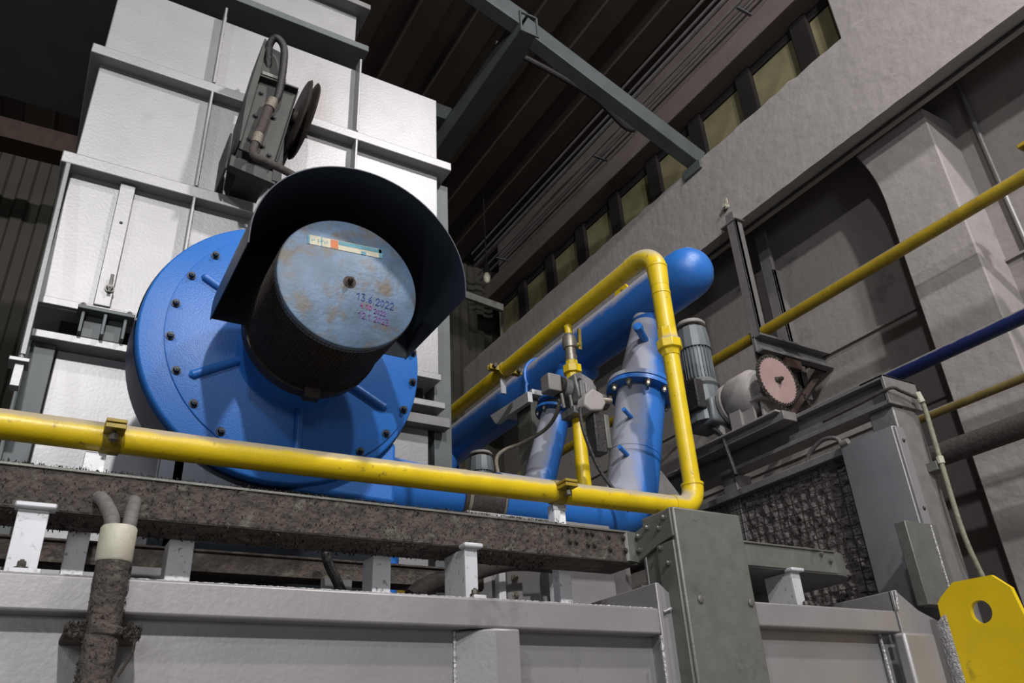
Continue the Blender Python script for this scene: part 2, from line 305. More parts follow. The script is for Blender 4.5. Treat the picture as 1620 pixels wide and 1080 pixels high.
t = thing('insulator', 'small pale ceramic insulator stuck on the face of the concrete beam', 'insulator', (5.46, 4.45, 6.6))
MB().lathe((5.499, 4.46, 6.61), (-1, 0, 0), [(0, .02), (.02, .02), (.02, .033), (.035, .033), (.04, .02), (.06, .022)], 14).build('insulator_body', 'cream', t)
MB().box(5.455, 5.465, 4.42, 4.44, 6.61, 6.68).build('tab', 'sticker', t)

# ============================================================ FURNACE TOWER
T = thing('furnace_tower', 'tall white aluminium painted furnace tower of flanged sheet panels behind the blue fan', 'furnace', (.85, 4.8, 2.1))
MB().box(-.215, 1.90, 3.90, 5.9, 3.66, 5.94).build('upper_casing', 'alu_stained', T, bevel=.006)
MB().box(-.27, 1.97, 3.82, 5.98, 5.245, 5.315).build('flange', 'alu', T, bevel=.006)
MB().box(-.27, 1.97, 3.82, 5.98, 4.455, 4.53).build('flange', 'alu', T, bevel=.006)
MB().box(-.215, 1.90, 3.87, 3.895, 3.66, 3.70).build('bottom_lip', 'alu', T, bevel=.003)
for x0, z0, z1 in ((.385, 5.317, 5.97), (.385, 4.532, 5.243), (1.285, 5.317, 5.97), (1.285, 4.532, 5.243), (.385, 3.705, 4.453), (1.285, 3.705, 4.453)):
    MB().box(x0-.007, x0+.007, 3.815, 3.90, z0, z1).build('rib', 'alu', T, bevel=.002)
    MB().tube([(x0+.012, 3.893, z0), (x0+.012, 3.893, z1)], .006, 6).build('weld_bead', 'alu_edge', T)
ch = MB().box(.02, .095, 3.86, 3.90, 3.70, 4.453).build('stiffener', 'alu', T, bevel=.004)
MB().bolt((.062, 3.86, 4.2), (0, -1, 0), .006, .003).build('rivet', 'black', ch)
MB().box(-.10, 1.85, 4.02, 4.3, 3.50, 3.66).build('neck', 'dark', T)  # dark colour stands in for the shadow in this gap
MB().box(-.20, 1.92, 3.86, 4.06, 3.475, 3.515).build('ledge', 'alu', T, bevel=.004)
MB().box(-.21, -.09, 3.92, 3.95, 2.1, 3.475).box(-.21, -.19, 3.9, 4.3, 2.1, 3.475).build('side_plate', 'beam', T, bevel=.004)
MB().box(-.085, 1.86, 3.965, 5.6, 2.1, 3.475).build('lower_casing', 'alu', T, bevel=.006)
MB().box(1.905, 2.02, 3.98, 4.12, 2.1, 5.24).build('corner_post', 'beam', T, bevel=.004)
MB().box(1.62, 1.96, 3.88, 3.964, 3.37, 3.43).build('corner_bracket', 'alu_dark', T, bevel=.003)
b = MB().box(-.04, .21, 3.80, 3.90, 3.635, 3.655).box(-.02, -.005, 3.82, 4.0, 3.52, 3.635).box(.165, .18, 3.82, 4.0, 3.52, 3.635).box(.075, .09, 3.81, 4.0, 3.52, 3.635).box(-.005, .165, 3.87, 3.88, 3.52, 3.635)
b = b.build('clamp_bracket', 'beam', T, bevel=.003)
for p in ((-.02, 3.86, 3.70), (.185, 3.86, 3.70)): MB().bolt((p[0], p[1]-.02, 3.655), (0, 0, 1), .014, .02).build('bolt', 'zinc', b)
MB().bolt((.075, 3.857, 3.80), (0, -1, 0), .016, .02).tube([(.075, 3.84, 3.77), (.075, 3.835, 3.87)], .008, 8).build('bolt', 'zinc', b)
MB().bar((-.235, 3.84, 4.45), (-.20, 3.62, 3.25), .022, .05).build('guide_rod', 'alu', T, bevel=.003)
MB().box(-.24, -.165, 3.56, 3.66, 3.205, 3.222).box(-.215, -.18, 3.58, 3.64, 3.10, 3.205).bolt((-.20, 3.6, 3.222), (0, 0, 1), .012, .02).build('rod_bracket', 'alu', T, bevel=.002)
# exhaust box over the tower
t = thing('exhaust_hood', 'pale sheet metal exhaust box above the furnace tower, cut by the top edge', 'hood', (.6, 4.6, 6.15))
MB().box(-1.0, 1.29, 3.98, 5.4, 6.2, 7.6).build('hood_casing', 'alu', t, bevel=.005)
MB().box(-1.06, 1.36, 3.88, 5.5, 6.145, 6.20).build('lower_flange', 'beam', t, bevel=.004)  # darker colour puts shade into the flange underside
MB().box(-1.06, 1.36, 3.88, 5.5, 6.58, 6.63).build('upper_flange', 'alu_dark', t, bevel=.004)
MB().box(-.1, 1.2, 4.1, 5.2, 5.94, 6.145).build('throat', 'dark', t)
t = MB().lathe((1.72, 4.02, 5.96), (0, -1, 0), [(-.012, .075), (.012, .075)], 28); t.box(1.66, 1.78, 4.01, 4.03, 5.94, 5.96)
tag(t.build('lifting_eye', 'yellow_plate'), 'yellow round lifting eye peeking over the top edge of the white tower', 'lifting eye')
# hose reel on the tower face
t = thing('cable_reel', 'dark grimy spring cable reel in a tilted steel bracket on the white tower', 'reel', (.68, 3.6, 4.55))
fr = MB().prism([(.535, 4.66), (.735, 4.63), (.815, 5.20), (.59, 5.20)], 'y', 3.56, 3.575)
fr.prism([(.525, 4.66), (.535, 4.66), (.59, 5.20), (.60, 5.47), (.585, 5.48), (.53, 4.98)], 'y', 3.50, 3.80).prism([(.735, 4.63), (.742, 4.63), (.822, 5.20), (.815, 5.20)], 'y', 3.54, 3.76)
fr.prism([(.585, 5.195), (.815, 5.195), (.815, 5.207), (.585, 5.207)], 'y', 3.52, 3.78).prism([(.585, 5.21), (.722, 5.21), (.72, 5.45), (.60, 5.475)], 'y', 3.54, 3.55)
fr.build('reel_frame', 'reel', t, bevel=.002)
MB().box(.60, .74, 3.52, 3.535, 5.215, 5.24).build('name_strip', 'galv', t, bevel=.002)
MB().prism([(.505, 4.56), (.76, 4.52), (.76, 4.60), (.51, 4.64)], 'y', 3.60, 3.66).box(.49, .502, 3.62, 3.899, 4.55, 4.80).box(.56, .72, 3.66, 3.90, 4.56, 4.60).build('mounting_bracket', 'reel', t, bevel=.003)
MB().lathe((.845, 3.66, 5.10), (1, .05, -.10), [(0, .235), (.010, .245), (.018, .19), (.040, .17), (.050, .245), (.062, .235)], 40).build('reel_drum', 'mesh', t)
MB().cyl((.80, 3.66, 5.10), (.85, 3.66, 5.10), .05, n=20).build('axle', 'mesh', t)
for px_, pz_ in ((.615, 5.10), (.585, 4.74), (.70, 4.95), (.60, 4.92), (.66, 4.72), (.70, 4.67)): MB().bolt((px_, 3.56, pz_), (0, -1, 0), .012, .010).build('bolt', 'black', t)
MB().tube(smoothpath([(.635, 3.56, 5.30), (.615, 3.50, 5.42), (.64, 3.46, 5.47), (.69, 3.46, 5.42), (.705, 3.48, 5.28), (.70, 3.50, 5.08), (.675, 3.51, 5.00)]), .022, 12).build('cable', 'black', t)
MB().cyl((.676, 3.51, 5.03), (.66, 3.51, 4.96), .032, n=14).build('cable_gland', 'braid', t)
MB().cyl((.622, 3.51, 4.75), (.612, 3.51, 4.68), .030, n=14).build('cable_gland', 'braid', t)
MB().cyl((.66, 3.51, 4.97), (.62, 3.51, 4.74), .027, n=14).build('gland_tube', 'brown', t)
MB().tube(smoothpath([(.613, 3.51, 4.70), (.60, 3.49, 4.61), (.615, 3.47, 4.555), (.67, 3.46, 4.54), (.80, 3.44, 4.49), (.95, 3.42, 4.42)]), .021, 12).build('lower_cable', 'brown', t)
MB().bar((.755, 3.62, 4.86), (.765, 3.62, 4.54), .05, .05).build('strut', 'black', t)

# ============================================================ BLUE FAN
FX, FZ = .807, 3.20; VX, VZ = .783, 3.245; CX, CZ = .827, 3.26
F = thing('centrifugal_fan', 'large round blue centrifugal fan with black rain hood and filter drum', 'fan', (FX, 3.3, 2.6))
ring = lambda y0, y1, r, prof=None: MB().lathe((VX, y0, VZ), (0, 1, 0), prof or [(0, r), (y1-y0, r)], 96)
vol = ring(3.06, 3.52, .60, [(0, .592), (.006, .600), (.02, .604), (.26, .604), (.28, .58)])
vol.build('volute_casing', 'blue', F, smooth=50)
MB().lathe((VX, 3.10, VZ), (0, 1, 0), [(0, .609), (.22, .609)], 96, False, False).build('casing_band', 'blue_dark', F, smooth=50)
MB().lathe((CX, 3.062, CZ), (0, -1, 0), [(0, .550), (.010, .550), (.013, .546)], 96).build('front_cover', 'blue', F, smooth=50)
MB().lathe((FX, 3.050, FZ), (0, -1, 0), [(0, .25), (.012, .24), (.26, .235)], 64).build('inlet_cone', 'blue', F, smooth=50)
nb = 22
for k in range(nb):
    a = 2*PI*(k+.5)/nb; p = (CX+math.cos(a)*.528, 3.049, CZ+math.sin(a)*.528)
    MB().bolt(p, (0, -1, 0), .0125, .018).build('bolt', 'hood_in', F)
for p, q in (((.66, 3.18), (.407, 3.033)), ((.95, 3.17), (1.215, 3.035)), ((.62, 3.37), (.398, 3.487)), ((.838, 2.99), (.846, 2.76)), ((1.0, 3.36), (1.25, 3.50))):
    p = Vector((p[0], 3.045, p[1])); q = Vector((q[0], 3.045, q[1]))
    MB().tube([p, p.lerp(q, .5), q, q+(q-p).normalized()*.012], [.018, .018, .018, .006], 14).build('stiffening_rib', 'blue', F)
MB().prism([(VX, 2.641), (1.30, 2.62), (1.30, 2.90), (1.20, 2.93), (1.12, 3.0)], 'y', 3.10, 3.34).build('outlet_horn', 'blue', F, bevel=.02)
MB().box(.35, 1.25, 3.12, 3.18, 2.10, 2.75).box(.40, .44, 3.12, 3.45, 2.1, 2.9).box(1.2, 1.24, 3.12, 3.45, 2.1, 2.8).build('pedestal', 'hood_in', F, bevel=.004)
# filter drum
MB().lathe((FX, 2.80, FZ), (0, -1, 0), [(0, .262), (.395, .262)], 64, False, False).build('filter_core', 'black', F)
dm = MB(); nv = 110
for k in range(nv):
    a = 2*PI*k/nv; dm.bar((FX+math.cos(a)*.267, 2.80, FZ+math.sin(a)*.267), (FX+math.cos(a)*.267, 2.41, FZ+math.sin(a)*.267), .003, .003)
for k in range(27):
    y = 2.795-k*.0145; dm.lathe((FX, y, FZ), (0, -1, 0), [(0, .266), (0, .269), (.003, .269), (.003, .266)], 64, False, False)
dm.build('filter_mesh', 'mesh', F, recalc=False)
MB().lathe((FX, 2.84, FZ), (0, -1, 0), [(0, .278), (.05, .278)], 64).box(FX-.03, FX+.03, 2.76, 2.8, FZ-.31, FZ-.26).build('filter_clamp_ring', 'mesh', F)
cap = MB().lathe((FX, 2.43, FZ), (0, -1, 0), [(0, .268), (.026, .268), (.033, .265), (.036, .259)], 72).build('filter_cap', 'cap', F, smooth=30)
MB().bolt((FX, 2.394, FZ), (0, -1, 0), .011, .022).lathe((FX, 2.394, FZ), (0, -1, 0), [(0, .024), (.003, .024)], 20).build('centre_bolt', 'rust', cap)
yf = 2.3925; sk = []
sk.append(MB().box(.640, .930, yf, 2.3945, 3.330, 3.370).build('sticker', 'sticker', cap))
st = MB().box(.640, .648, yf-.0007, yf, 3.330, 3.370).box(.690, .694, yf-.0007, yf, 3.330, 3.370).box(.757, .928, yf-.0007, yf, 3.352, 3.368).box(.845, .865, yf-.0007, yf, 3.330, 3.344).box(.916, .93, yf-.0007, yf, 3.330, 3.370)
for k in range(10): st.box(.655+k*.008, .655+k*.008+.003, yf-.0007, yf, 3.344+(k % 3)*.004, 3.352+(k % 2)*.006)
sk.append(st.build('sticker_print', 'teal', cap))
sk.append(MB().box(.727, .755, yf-.0010, yf, 3.332, 3.368).build('sticker_patch', 'orange', cap))
pv = Vector((.785, yf, 3.35))-Vector((FX, 3.3, 2.6))-cap.location
for o in sk:   # the sticker sits slightly askew
    rt = Matrix.Rotation(math.radians(-4), 3, 'Y'); o.location = pv+rt @ (o.location-pv); o.rotation_euler = (0, math.radians(-4), 0)
ST = {'1': [[(0, .7), (.35, 1), (.35, 0)]], '2': [[(0, .75), (.1, .95), (.35, 1), (.55, .85), (.5, .6), (0, 0), (.6, .02)]],
 '3': [[(0, 1), (.5, 1), (.22, .58), (.5, .45), (.52, .15), (.25, 0), (0, .1)]], '4': [[(.15, 1), (0, .45), (.55, .45)], [(.4, .7), (.38, 0)]],
 '6': [[(.45, 1), (.1, .6), (.03, .25), (.25, 0), (.5, .2), (.4, .45), (.08, .35)]], '0': [[(.25, 1), (.03, .7), (.05, .2), (.28, 0), (.5, .25), (.5, .75), (.25, 1)]],
 '.': [[(.05, 0), (.1, .05)]]}
def write(txt, x, z, h, m, slant=-.08, r=.0016):
    mb = MB()
    for c in txt:
        for st_ in ST.get(c, []):
            pts = [(x+(px+.1*pz)*h*.8, yf+.0005, z+pz*h+slant*(px*h*.8)) for px, pz in st_]
            mb.tube(pts, r, 6)
        st = h*(.32 if c == '.' else .62); x += st; z += slant*st
    mb.build('handwriting', m, cap)
write('13.6.2022', .835, 3.135, .030, 'ink_blue')
write('4.10', .852, 3.103, .021, 'ink_red')
write('2022', .905, 3.093, .019, 'ink_violet')
write('12.1.2023', .845, 3.062, .024, 'ink_violet')
# rain hood: half round shell with short straight legs and a ring plate at the back
Rh = .400
def arch(r, n=40, drop=.045):
    pts = [(FX-r, FZ-drop)]+[(FX-r*math.cos(PI*i/n), FZ+r*math.sin(PI*i/n)) for i in range(n+1)]+[(FX+r, FZ-drop)]
    return pts
outer = arch(Rh); inner = arch(Rh-.004)
hs = MB(); n = len(outer); vs = []
for y in (2.24, 2.80):
    vs += [(p[0], y, p[1]) for p in outer]+[(p[0], y, p[1]) for p in inner]
fs = []
for i in range(n-1):
    fs += [(i, i+1, 2*n+i+1, 2*n+i), (n+i, 3*n+i, 3*n+i+1, n+i+1), (i, n+i, n+i+1, i+1), (2*n+i, 2*n+i+1, 3*n+i+1, 3*n+i)]
fs += [(0, 2*n, 3*n, n), (n-1, 2*n-1, 4*n-1, 3*n-1)]
hd = hs.add(vs, fs).build('rain_hood', 'hood_in', F, smooth=40)
bp = arch(Rh-.004); ip = arch(.275)
vs = []; fs = []
for y in (2.785, 2.790):
    vs += [(p[0], y, p[1]) for p in bp]+[(p[0], y, p[1]) for p in ip]
for i in range(n-1): fs += [(i, i+1, n+i+1, n+i), (2*n+i, 3*n+i, 3*n+i+1, 2*n+i+1), (n+i, n+i+1, 3*n+i+1, 3*n+i)]
MB().add(vs, fs).build('back_plate', 'hood_in', hd)

# ============================================================ AIR PIPE FROM THE FAN, BURNER PIPES, HEADER
A = thing('air_pipe', 'blue air pipe leading right from the fan and bending up to the header', 'pipe', (2.1, 3.3, 2.62))
MB().lathe((1.29, 3.30, 2.755), (1, 0, 0), [(0, .15), (.02, .15), (.34, .125), (.45, .125)], 40).build('reducer', 'blue', A)
MB().lathe((1.68, 3.30, 2.755), (1, 0, 0), [(0, .136), (.03, .132), (.08, .128), (.12, .132), (.16, .128), (.21, .132), (.24, .136)], 40).build('rubber_sleeve', 'brown', A)
for x in (1.70, 1.89): MB().lathe((x, 3.30, 2.755), (1, 0, 0), [(0, .1375), (.016, .1375)], 40).build('hose_clamp', 'cord', A)
low = Vector((2.74, 3.30, 2.80)); up = Vector((3.11, 3.30, 4.18)); dv = (up-low).normalized()
MB().tube([(1.90, 3.3, 2.755), (2.20, 3.3, 2.755)]+bz((2.38, 3.3, 2.755), (2.62, 3.3, 2.755), low-dv*.05, low+dv*.16, 16)+[low+dv*.3], .145, 36).build('bend', 'blue_lean', A)
fz = low.lerp(up, .535)
MB().tube([low+dv*.28, fz-dv*.012], .145, 36).build('pipe', 'blue_lean', A)
MB().lathe(low+dv*.33, dv, [(0, .147), (.01, .147)], 36).build('weld_bead', 'blue_lean', A)
fl = MB().lathe(fz-dv*.028, dv, [(0, .205), (.026, .205)], 48).build('flange', 'blue', A)
fl2 = MB().lathe(fz+dv*.006, dv, [(0, .205), (.026, .205)], 48).build('flange', 'blue_lean', A)
MB().lathe(fz-dv*.003, dv, [(0, .19), (.010, .19)], 48).build('gasket', 'black', A)
u, w_, _ = basis(dv)
for k in range(10):
    a = 2*PI*k/10+.2; p = fz-dv*.028+(u*math.cos(a)+w_*math.sin(a))*.178
    MB().bolt(p, -dv, .014, .024).build('bolt', 'brass', fl)
MB().lathe(fz+dv*.03, dv, [(0, .14), (.04, .138), (.48, .098), (.62, .098)], 40).build('cone', 'blue_lean', A)
MB().lathe(fz+dv*.51, dv, [(0, .100), (.008, .100)], 36).build('weld_bead', 'blue_lean', A)
s0 = fz+dv*.30
MB().cyl(s0+Vector((-.06, -.08, .02)), s0+Vector((-.15, -.14, .05)), .024, n=14).lathe(s0+Vector((-.15, -.14, .05)), (-.09, -.06, .03), [(0, .03), (.03, .03)], 8).build('pressure_tapping', 'blue', A)
for tt in (.18, .42):
    p = low.lerp(up, .535)-dv*(tt+.06)
    MB().cyl(p+Vector((-.10, -.08, 0)), p+Vector((-.19, -.12, .03)), .013, n=12).build('tapping', 'blue', A)

H = thing('header_pipe', 'thick dusty blue header pipe with rounded end running back beside the yellow pipe', 'pipe', (3.1, 5, 4.05))
MB().lathe((3.1, 2.96, 4.20), (0, 1, 0), [(0, .162), (3.9, .162)], 48).build('pipe', 'blue_dusty', H)
MB().lathe((3.1, 2.96, 4.20), (0, -1, 0), [(0, .162), (.06, .158), (.12, .138), (.16, .10), (.185, .05), (.19, .012)], 48, False).build('end_cap', 'blue', H, smooth=60)
MB().lathe((3.1, 3.30, 4.05), (0, 0, -1), [(0, .14), (.04, .11), (.10, .095)], 32).build('branch_saddle', 'blue_dusty', H)
MB().lathe((3.1, 4.15, 4.07), (-.1, 0, -1), [(0, .17), (.05, .13), (.13, .09)], 32).build('branch_saddle', 'blue_dusty', H)
e = MB(); n = 24
oc = [(3.75+.12*math.cos(a), 4.40+.12*math.sin(a)) for a in (PI*i/n*1.0 for i in range(n+1))]+[(3.63, 4.32), (3.87, 4.32)][::1]
ey = MB(); N = 28; vs = []; fs = []
for xx in (3.095, 3.11):
    for i in range(N):
        a = 2*PI*i/N; vs.append((xx, 3.54+.072*math.cos(a), 4.40+.072*math.sin(a)))
    for i in range(N):
        a = 2*PI*i/N; vs.append((xx, 3.54+.024*math.cos(a), 4.41+.024*math.sin(a)))
for i in range(N):
    j = (i+1) % N; fs += [(i, j, N+j, N+i), (2*N+i, 3*N+i, 3*N+j, 2*N+j), (i, 2*N+i, 2*N+j, j), (N+i, N+j, 3*N+j, 3*N+i)]
ey.add(vs, fs).build('lifting_eye', 'yellow_plate', H)
for y in (4.55, 6.3):
    MB().tube([(3.1+.172*math.cos(a), y, 4.20+.172*math.sin(a)) for a in (PI*1.15-PI*1.3*i/20 for i in range(21))]+[(3.1+.172, y, 4.0)], .012, 8).tube([(2.938, y, 4.13), (2.93, y, 3.98)], .012, 8).build('u_bolt', 'blue', H)
def burner(y, lab):
    b = thing('burner_pipe', lab, 'pipe', (2.4, y, 2.09), 'smaller blue burner pipes under the header')
    l0 = Vector((2.336, y, 2.125)); u0 = Vector((3.04, y, 4.10)); d0 = (u0-l0).normalized(); f0 = l0+d0*1.70
    MB().lathe(l0, d0, [(0, .112), (1.68, .10)], 32).build('pipe', 'blue_lean', b)
    g = MB().lathe(f0-d0*.02, d0, [(0, .145), (.02, .145)], 40).build('flange', 'blue', b)
    MB().lathe(f0, d0, [(0, .11), (.05, .11)], 32).build('gasket', 'black', b)
    MB().lathe(f0+d0*.05, d0, [(0, .145), (.02, .145)], 40).build('flange', 'blue', b)
    MB().lathe(f0+d0*.07, d0, [(0, .085), ((u0-f0).length-.02, .075)], 32).build('upper_pipe', 'blue', b)
    uu, ww, _ = basis(d0)
    for k in range(8):
        a = 2*PI*k/8+.3; MB().bolt(f0-d0*.02+(uu*math.cos(a)+ww*math.sin(a))*.124, -d0, .011, .02).build('bolt', 'zinc', g)
    return b
burner(4.15, 'smaller dusty blue burner pipe leaning left of the yellow tapered pipe')
burner(6.0, 'farthest blue burner pipe below the distant end of the header')

# grey bracket carrying header
t = thing('header_bracket', 'pale grey angle bracket and post under the blue header', 'bracket', (3.0, 4.7, 2.4))
MB().prism([(4.42, 4.0), (4.98, 4.03), (4.90, 3.93), (4.42, 3.92)], 'x', 2.86, 2.90).box(2.90, 3.1, 4.42, 4.9, 3.99, 4.03).build('saddle_plate', 'speck', t, bevel=.003)
MB().box(2.92, 2.94, 4.50, 4.68, 2.4, 3.99).box(2.92, 3.08, 4.48, 4.50, 2.4, 3.99).build('post', 'galv', t, bevel=.003)

# ============================================================ YELLOW GAS PIPE
G = thing('gas_pipe', 'bright yellow gas pipe crossing the front, rising at the right and running back', 'pipe', (1.0, 2.72, 2.55))
gx, gy = 2.64, 2.70
MB().tube([(-.9, gy, 2.60), (.5, gy, 2.602), (1.6, gy, 2.615), (2.50, gy, 2.630)], .047, 32).build('front_pipe', 'yellow', G)
MB().tube([(2.49, gy, 2.630)]+arc((gx, gy, 2.63), (gx-.10, gy, 2.63), (gx, gy, 2.74), 10), .051, 32).build('elbow', 'yellow', G)
MB().tube([(gx, gy, 2.735), (gx, gy, 3.43)], .042, 32).build('riser', 'yellow', G)
MB().lathe((gx, gy, 2.74), (0, 0, 1), [(0, .054), (.012, .054)], 32).build('weld_bead', 'yellow', G)
MB().lathe((gx, gy, 3.43), (0, 0, 1), [(0, .047), (.03, .052), (.04, .067), (.085, .067), (.10, .055), (.16, .052)], 8, ang0=.3).build('union_nut', 'yellow', G, bevel=.003)
MB().tube([(gx, gy, 3.50), (gx, gy, 3.86)], .049, 32).build('riser', 'yellow', G)
MB().lathe((gx, gy, 3.80), (0, 0, 1), [(0, .0515), (.01, .0515)], 32).build('weld_bead', 'yellow', G)
MB().lathe((gx, gy, 3.97), (0, 0, 1), [(0, .058), (.01, .058)], 32).build('weld_bead', 'yellow', G)
MB().tube([(gx, gy, 3.85)]+arc((gx, gy, 4.10), (gx, gy, 3.96), (gx, gy+.16, 4.10), 12)+[(gx, gy+.2, 4.10)], [.050]+[.056]*13+[.056], 32).build('elbow', 'yellow', G)
MB().tube([(gx, gy+.19, 4.10), (gx, 6.6, 4.10)], .052, 32).build('back_pipe', 'yellow', G)
def clamp(x, z):   # two half shells with ears over the front pipe
    c = MB().lathe((x-.028, gy, z), (1, 0, 0), [(0, .052), (.056, .052)], 24)
    c.box(x-.03, x+.03, gy-.115, gy-.03, z-.005, z+.002+.008).box(x-.03, x+.03, gy-.115, gy-.03, z+.014, z+.026)
    c = c.build('pipe_clamp', 'yellow_dirty', G, bevel=.002)
    MB().lathe((x, gy-.085, z-.035), (0, 0, 1), [(0, .014), (.02, .014)], 6).cyl((x, gy-.085, z-.03), (x, gy-.085, z+.03), .006, n=8).build('clamp_bolt', 'chain', c)
clamp(.15, 2.60); clamp(1.86, 2.618)
for y in (4.36, 6.15):
    c = MB().lathe((gx, y-.02, 4.10), (0, 1, 0), [(0, .058), (.045, .058)], 24).box(gx-.13, gx+.13, y-.02, y-.006, 4.08, 4.12).box(gx-.13, gx+.13, y+.010, y+.024, 4.08, 4.12).build('pipe_clamp', 'yellow_dirty', G, bevel=.002)
    for sg in (-1, 1): MB().lathe((gx+sg*.10, y-.05, 4.10), (0, 1, 0), [(0, .017), (.03, .017)], 6).cyl((gx+sg*.10, y-.04, 4.10), (gx+sg*.10, y+.05, 4.10), .008, n=8).build('clamp_bolt', 'chain', c)
    tag(MB().box(gx-.02, gx+.02, y+.025, y+.04, 3.93, 4.08).build('pipe_hanger', 'speck', bevel=.002), ('flat grey strap under the yellow back pipe near its middle' if y < 5 else 'flat grey strap under the far end of the yellow back pipe'), 'strap')

# valve trains hanging from the back pipe
def valve_train(y, lab, full):
    v = thing('gas_valve', lab, 'valve', (gx, y, 3.6), 'gas valves under the yellow back pipe')
    MB().cyl((gx, y, 4.05), (gx, y, 3.99), .028, .024, n=20).build('pipe_stub', 'yellow', v)
    bv = MB().lathe((gx, y, 3.99), (0, 0, -1), [(0, .026), (.02, .03), (.025, .043), (.06, .047), (.10, .044), (.105, .034), (.15, .032), (.155, .038), (.19, .036)], 20).build('ball_valve', 'brass', v, smooth=30)
    MB().cyl((gx+.04, y+.0, 3.93), (gx+.075, y+.0, 3.93), .012, n=12).bar((gx+.075, y, 3.90), (gx+.085, y, 4.05), .010, .022).build('valve_handle', 'yellow_dirty', v)
    MB().lathe((gx, y, 3.80), (0, 0, -1), [(0, .038), (.035, .040), (.036, .060), (.085, .060), (.086, .042), (.12, .042), (.122, .046), (.15, .044), (.17, .040)], 8, ang0=.2).build('union_nut', 'yellow', v, bevel=.002)
    return v
V = valve_train(3.56, 'nearer gas valve with nickel ball valve and yellow union under the back pipe', True)
valve_train(5.45, 'farther gas valve with yellow union, just above the front yellow pipe', False)
# actuated valve body
t = thing('valve_actuator', 'grey cast valve actuator with black cap clamped between two yellow pipes', 'actuator', (gx, 3.55, 3.45))
MB().prism([(2.575, 3.66), (2.60, 3.50), (2.66, 3.45), (2.72, 3.48), (2.735, 3.60), (2.70, 3.65), (2.62, 3.68)], 'y', 3.46, 3.62).build('valve_body', 'alubox', t, bevel=.008)
MB().box(2.60, 2.70, 3.44, 3.46, 3.50, 3.63).box(2.63, 2.67, 3.43, 3.44, 3.53, 3.60).build('face_plate', 'alubox', t, bevel=.004)
for p in ((2.605, 3.62), (2.70, 3.625), (2.605, 3.505), (2.695, 3.50)): MB().bolt((p[0], 3.455, p[1]), (0, -1, 0), .009, .012).build('bolt', 'chain', t)
MB().lathe((2.58, 3.54, 3.59), (-1, 0, .05), [(0, .06), (.05, .062)], 20).build('neck', 'alubox', t)
MB().lathe((2.53, 3.54, 3.592), (-1, 0, .05), [(0, .066), (.028, .066)], 20).build('black_ring', 'black', t)
MB().box(2.41, 2.502, 3.49, 3.58, 3.54, 3.65).build('coil_box', 'plastic', t, bevel=.008)
MB().lathe((2.72, 3.54, 3.56), (1, 0, -.1), [(0, .04), (.04, .05), (.07, .045), (.08, .05), (.14, .045)], 12).build('side_cap', 'plastic', t, smooth=20)
MB().box(2.56, 2.70, 3.47, 3.61, 3.41, 3.46).build('lower_block', 'alu_dark', t, bevel=.006)
for x in (2.50, 2.56): MB().cyl((x, 3.50, 3.53), (x+.01, 3.50, 3.44), .011, n=10).build('screw', 'zinc', t)
tag(MB().tube([(2.645, 3.56, 3.42), (2.645, 3.56, 3.1), (2.645, 3.56, 2.85)], [.036, .042, .046], 24).build('tapered_pipe', 'yellow'), 'yellow vertical pipe dropping from the grey actuator between the blue pipes', 'pipe')
t = thing('pressure_switch', 'light grey pressure switch box on black block beside the big blue pipe', 'switch', (2.5, 3.15, 2.95))
MB().prism([(2.34, 3.26), (2.355, 3.32), (2.41, 3.37), (2.47, 3.35), (2.49, 3.30), (2.46, 3.25), (2.38, 3.235)], 'y', 3.08, 3.16).build('switch_box', 'cast', t, bevel=.01)
MB().box(2.41, 2.48, 3.10, 3.18, 3.02, 3.24).build('black_block', 'black', t, bevel=.006)
MB().box(2.48, 2.51, 3.10, 3.16, 3.05, 3.24).build('side_bracket', 'galv', t, bevel=.004)
MB().cyl((2.48, 3.10, 3.32), (2.53, 3.09, 3.32), .017, n=12).build('cable_gland', 'brass', t)
tag(MB().tube(smoothpath([(2.345, 3.12, 3.26), (2.33, 3.11, 3.20), (2.345, 3.10, 3.08), (2.40, 3.09, 2.92), (2.48, 3.06, 2.78), (2.52, 3.04, 2.70)]), .010, 10).build('black_cable', 'black'), 'black cable curving down from the grey pressure switch past the yellow pipe', 'cable')
t = thing('braided_hose', 'thin braided hose looping down from the actuator to the small blue pipe', 'hose', (2.6, 4.1, 3.2))
MB().tube(smoothpath([(2.50, 3.52, 3.50), (2.52, 3.60, 3.44), (2.53, 3.75, 3.40), (2.49, 3.95, 3.38), (2.42, 4.05, 3.36), (2.33, 4.0, 3.27), (2.30, 3.92, 3.12), (2.36, 3.94, 3.03), (2.45, 3.98, 3.00), (2.49, 4.0, 2.99)]), .012, 10).build('hose', 'braid', t)
MB().cyl((2.49, 3.99, 2.992), (2.55, 4.06, 2.97), .02, n=8).build('hose_fitting', 'blue', t)

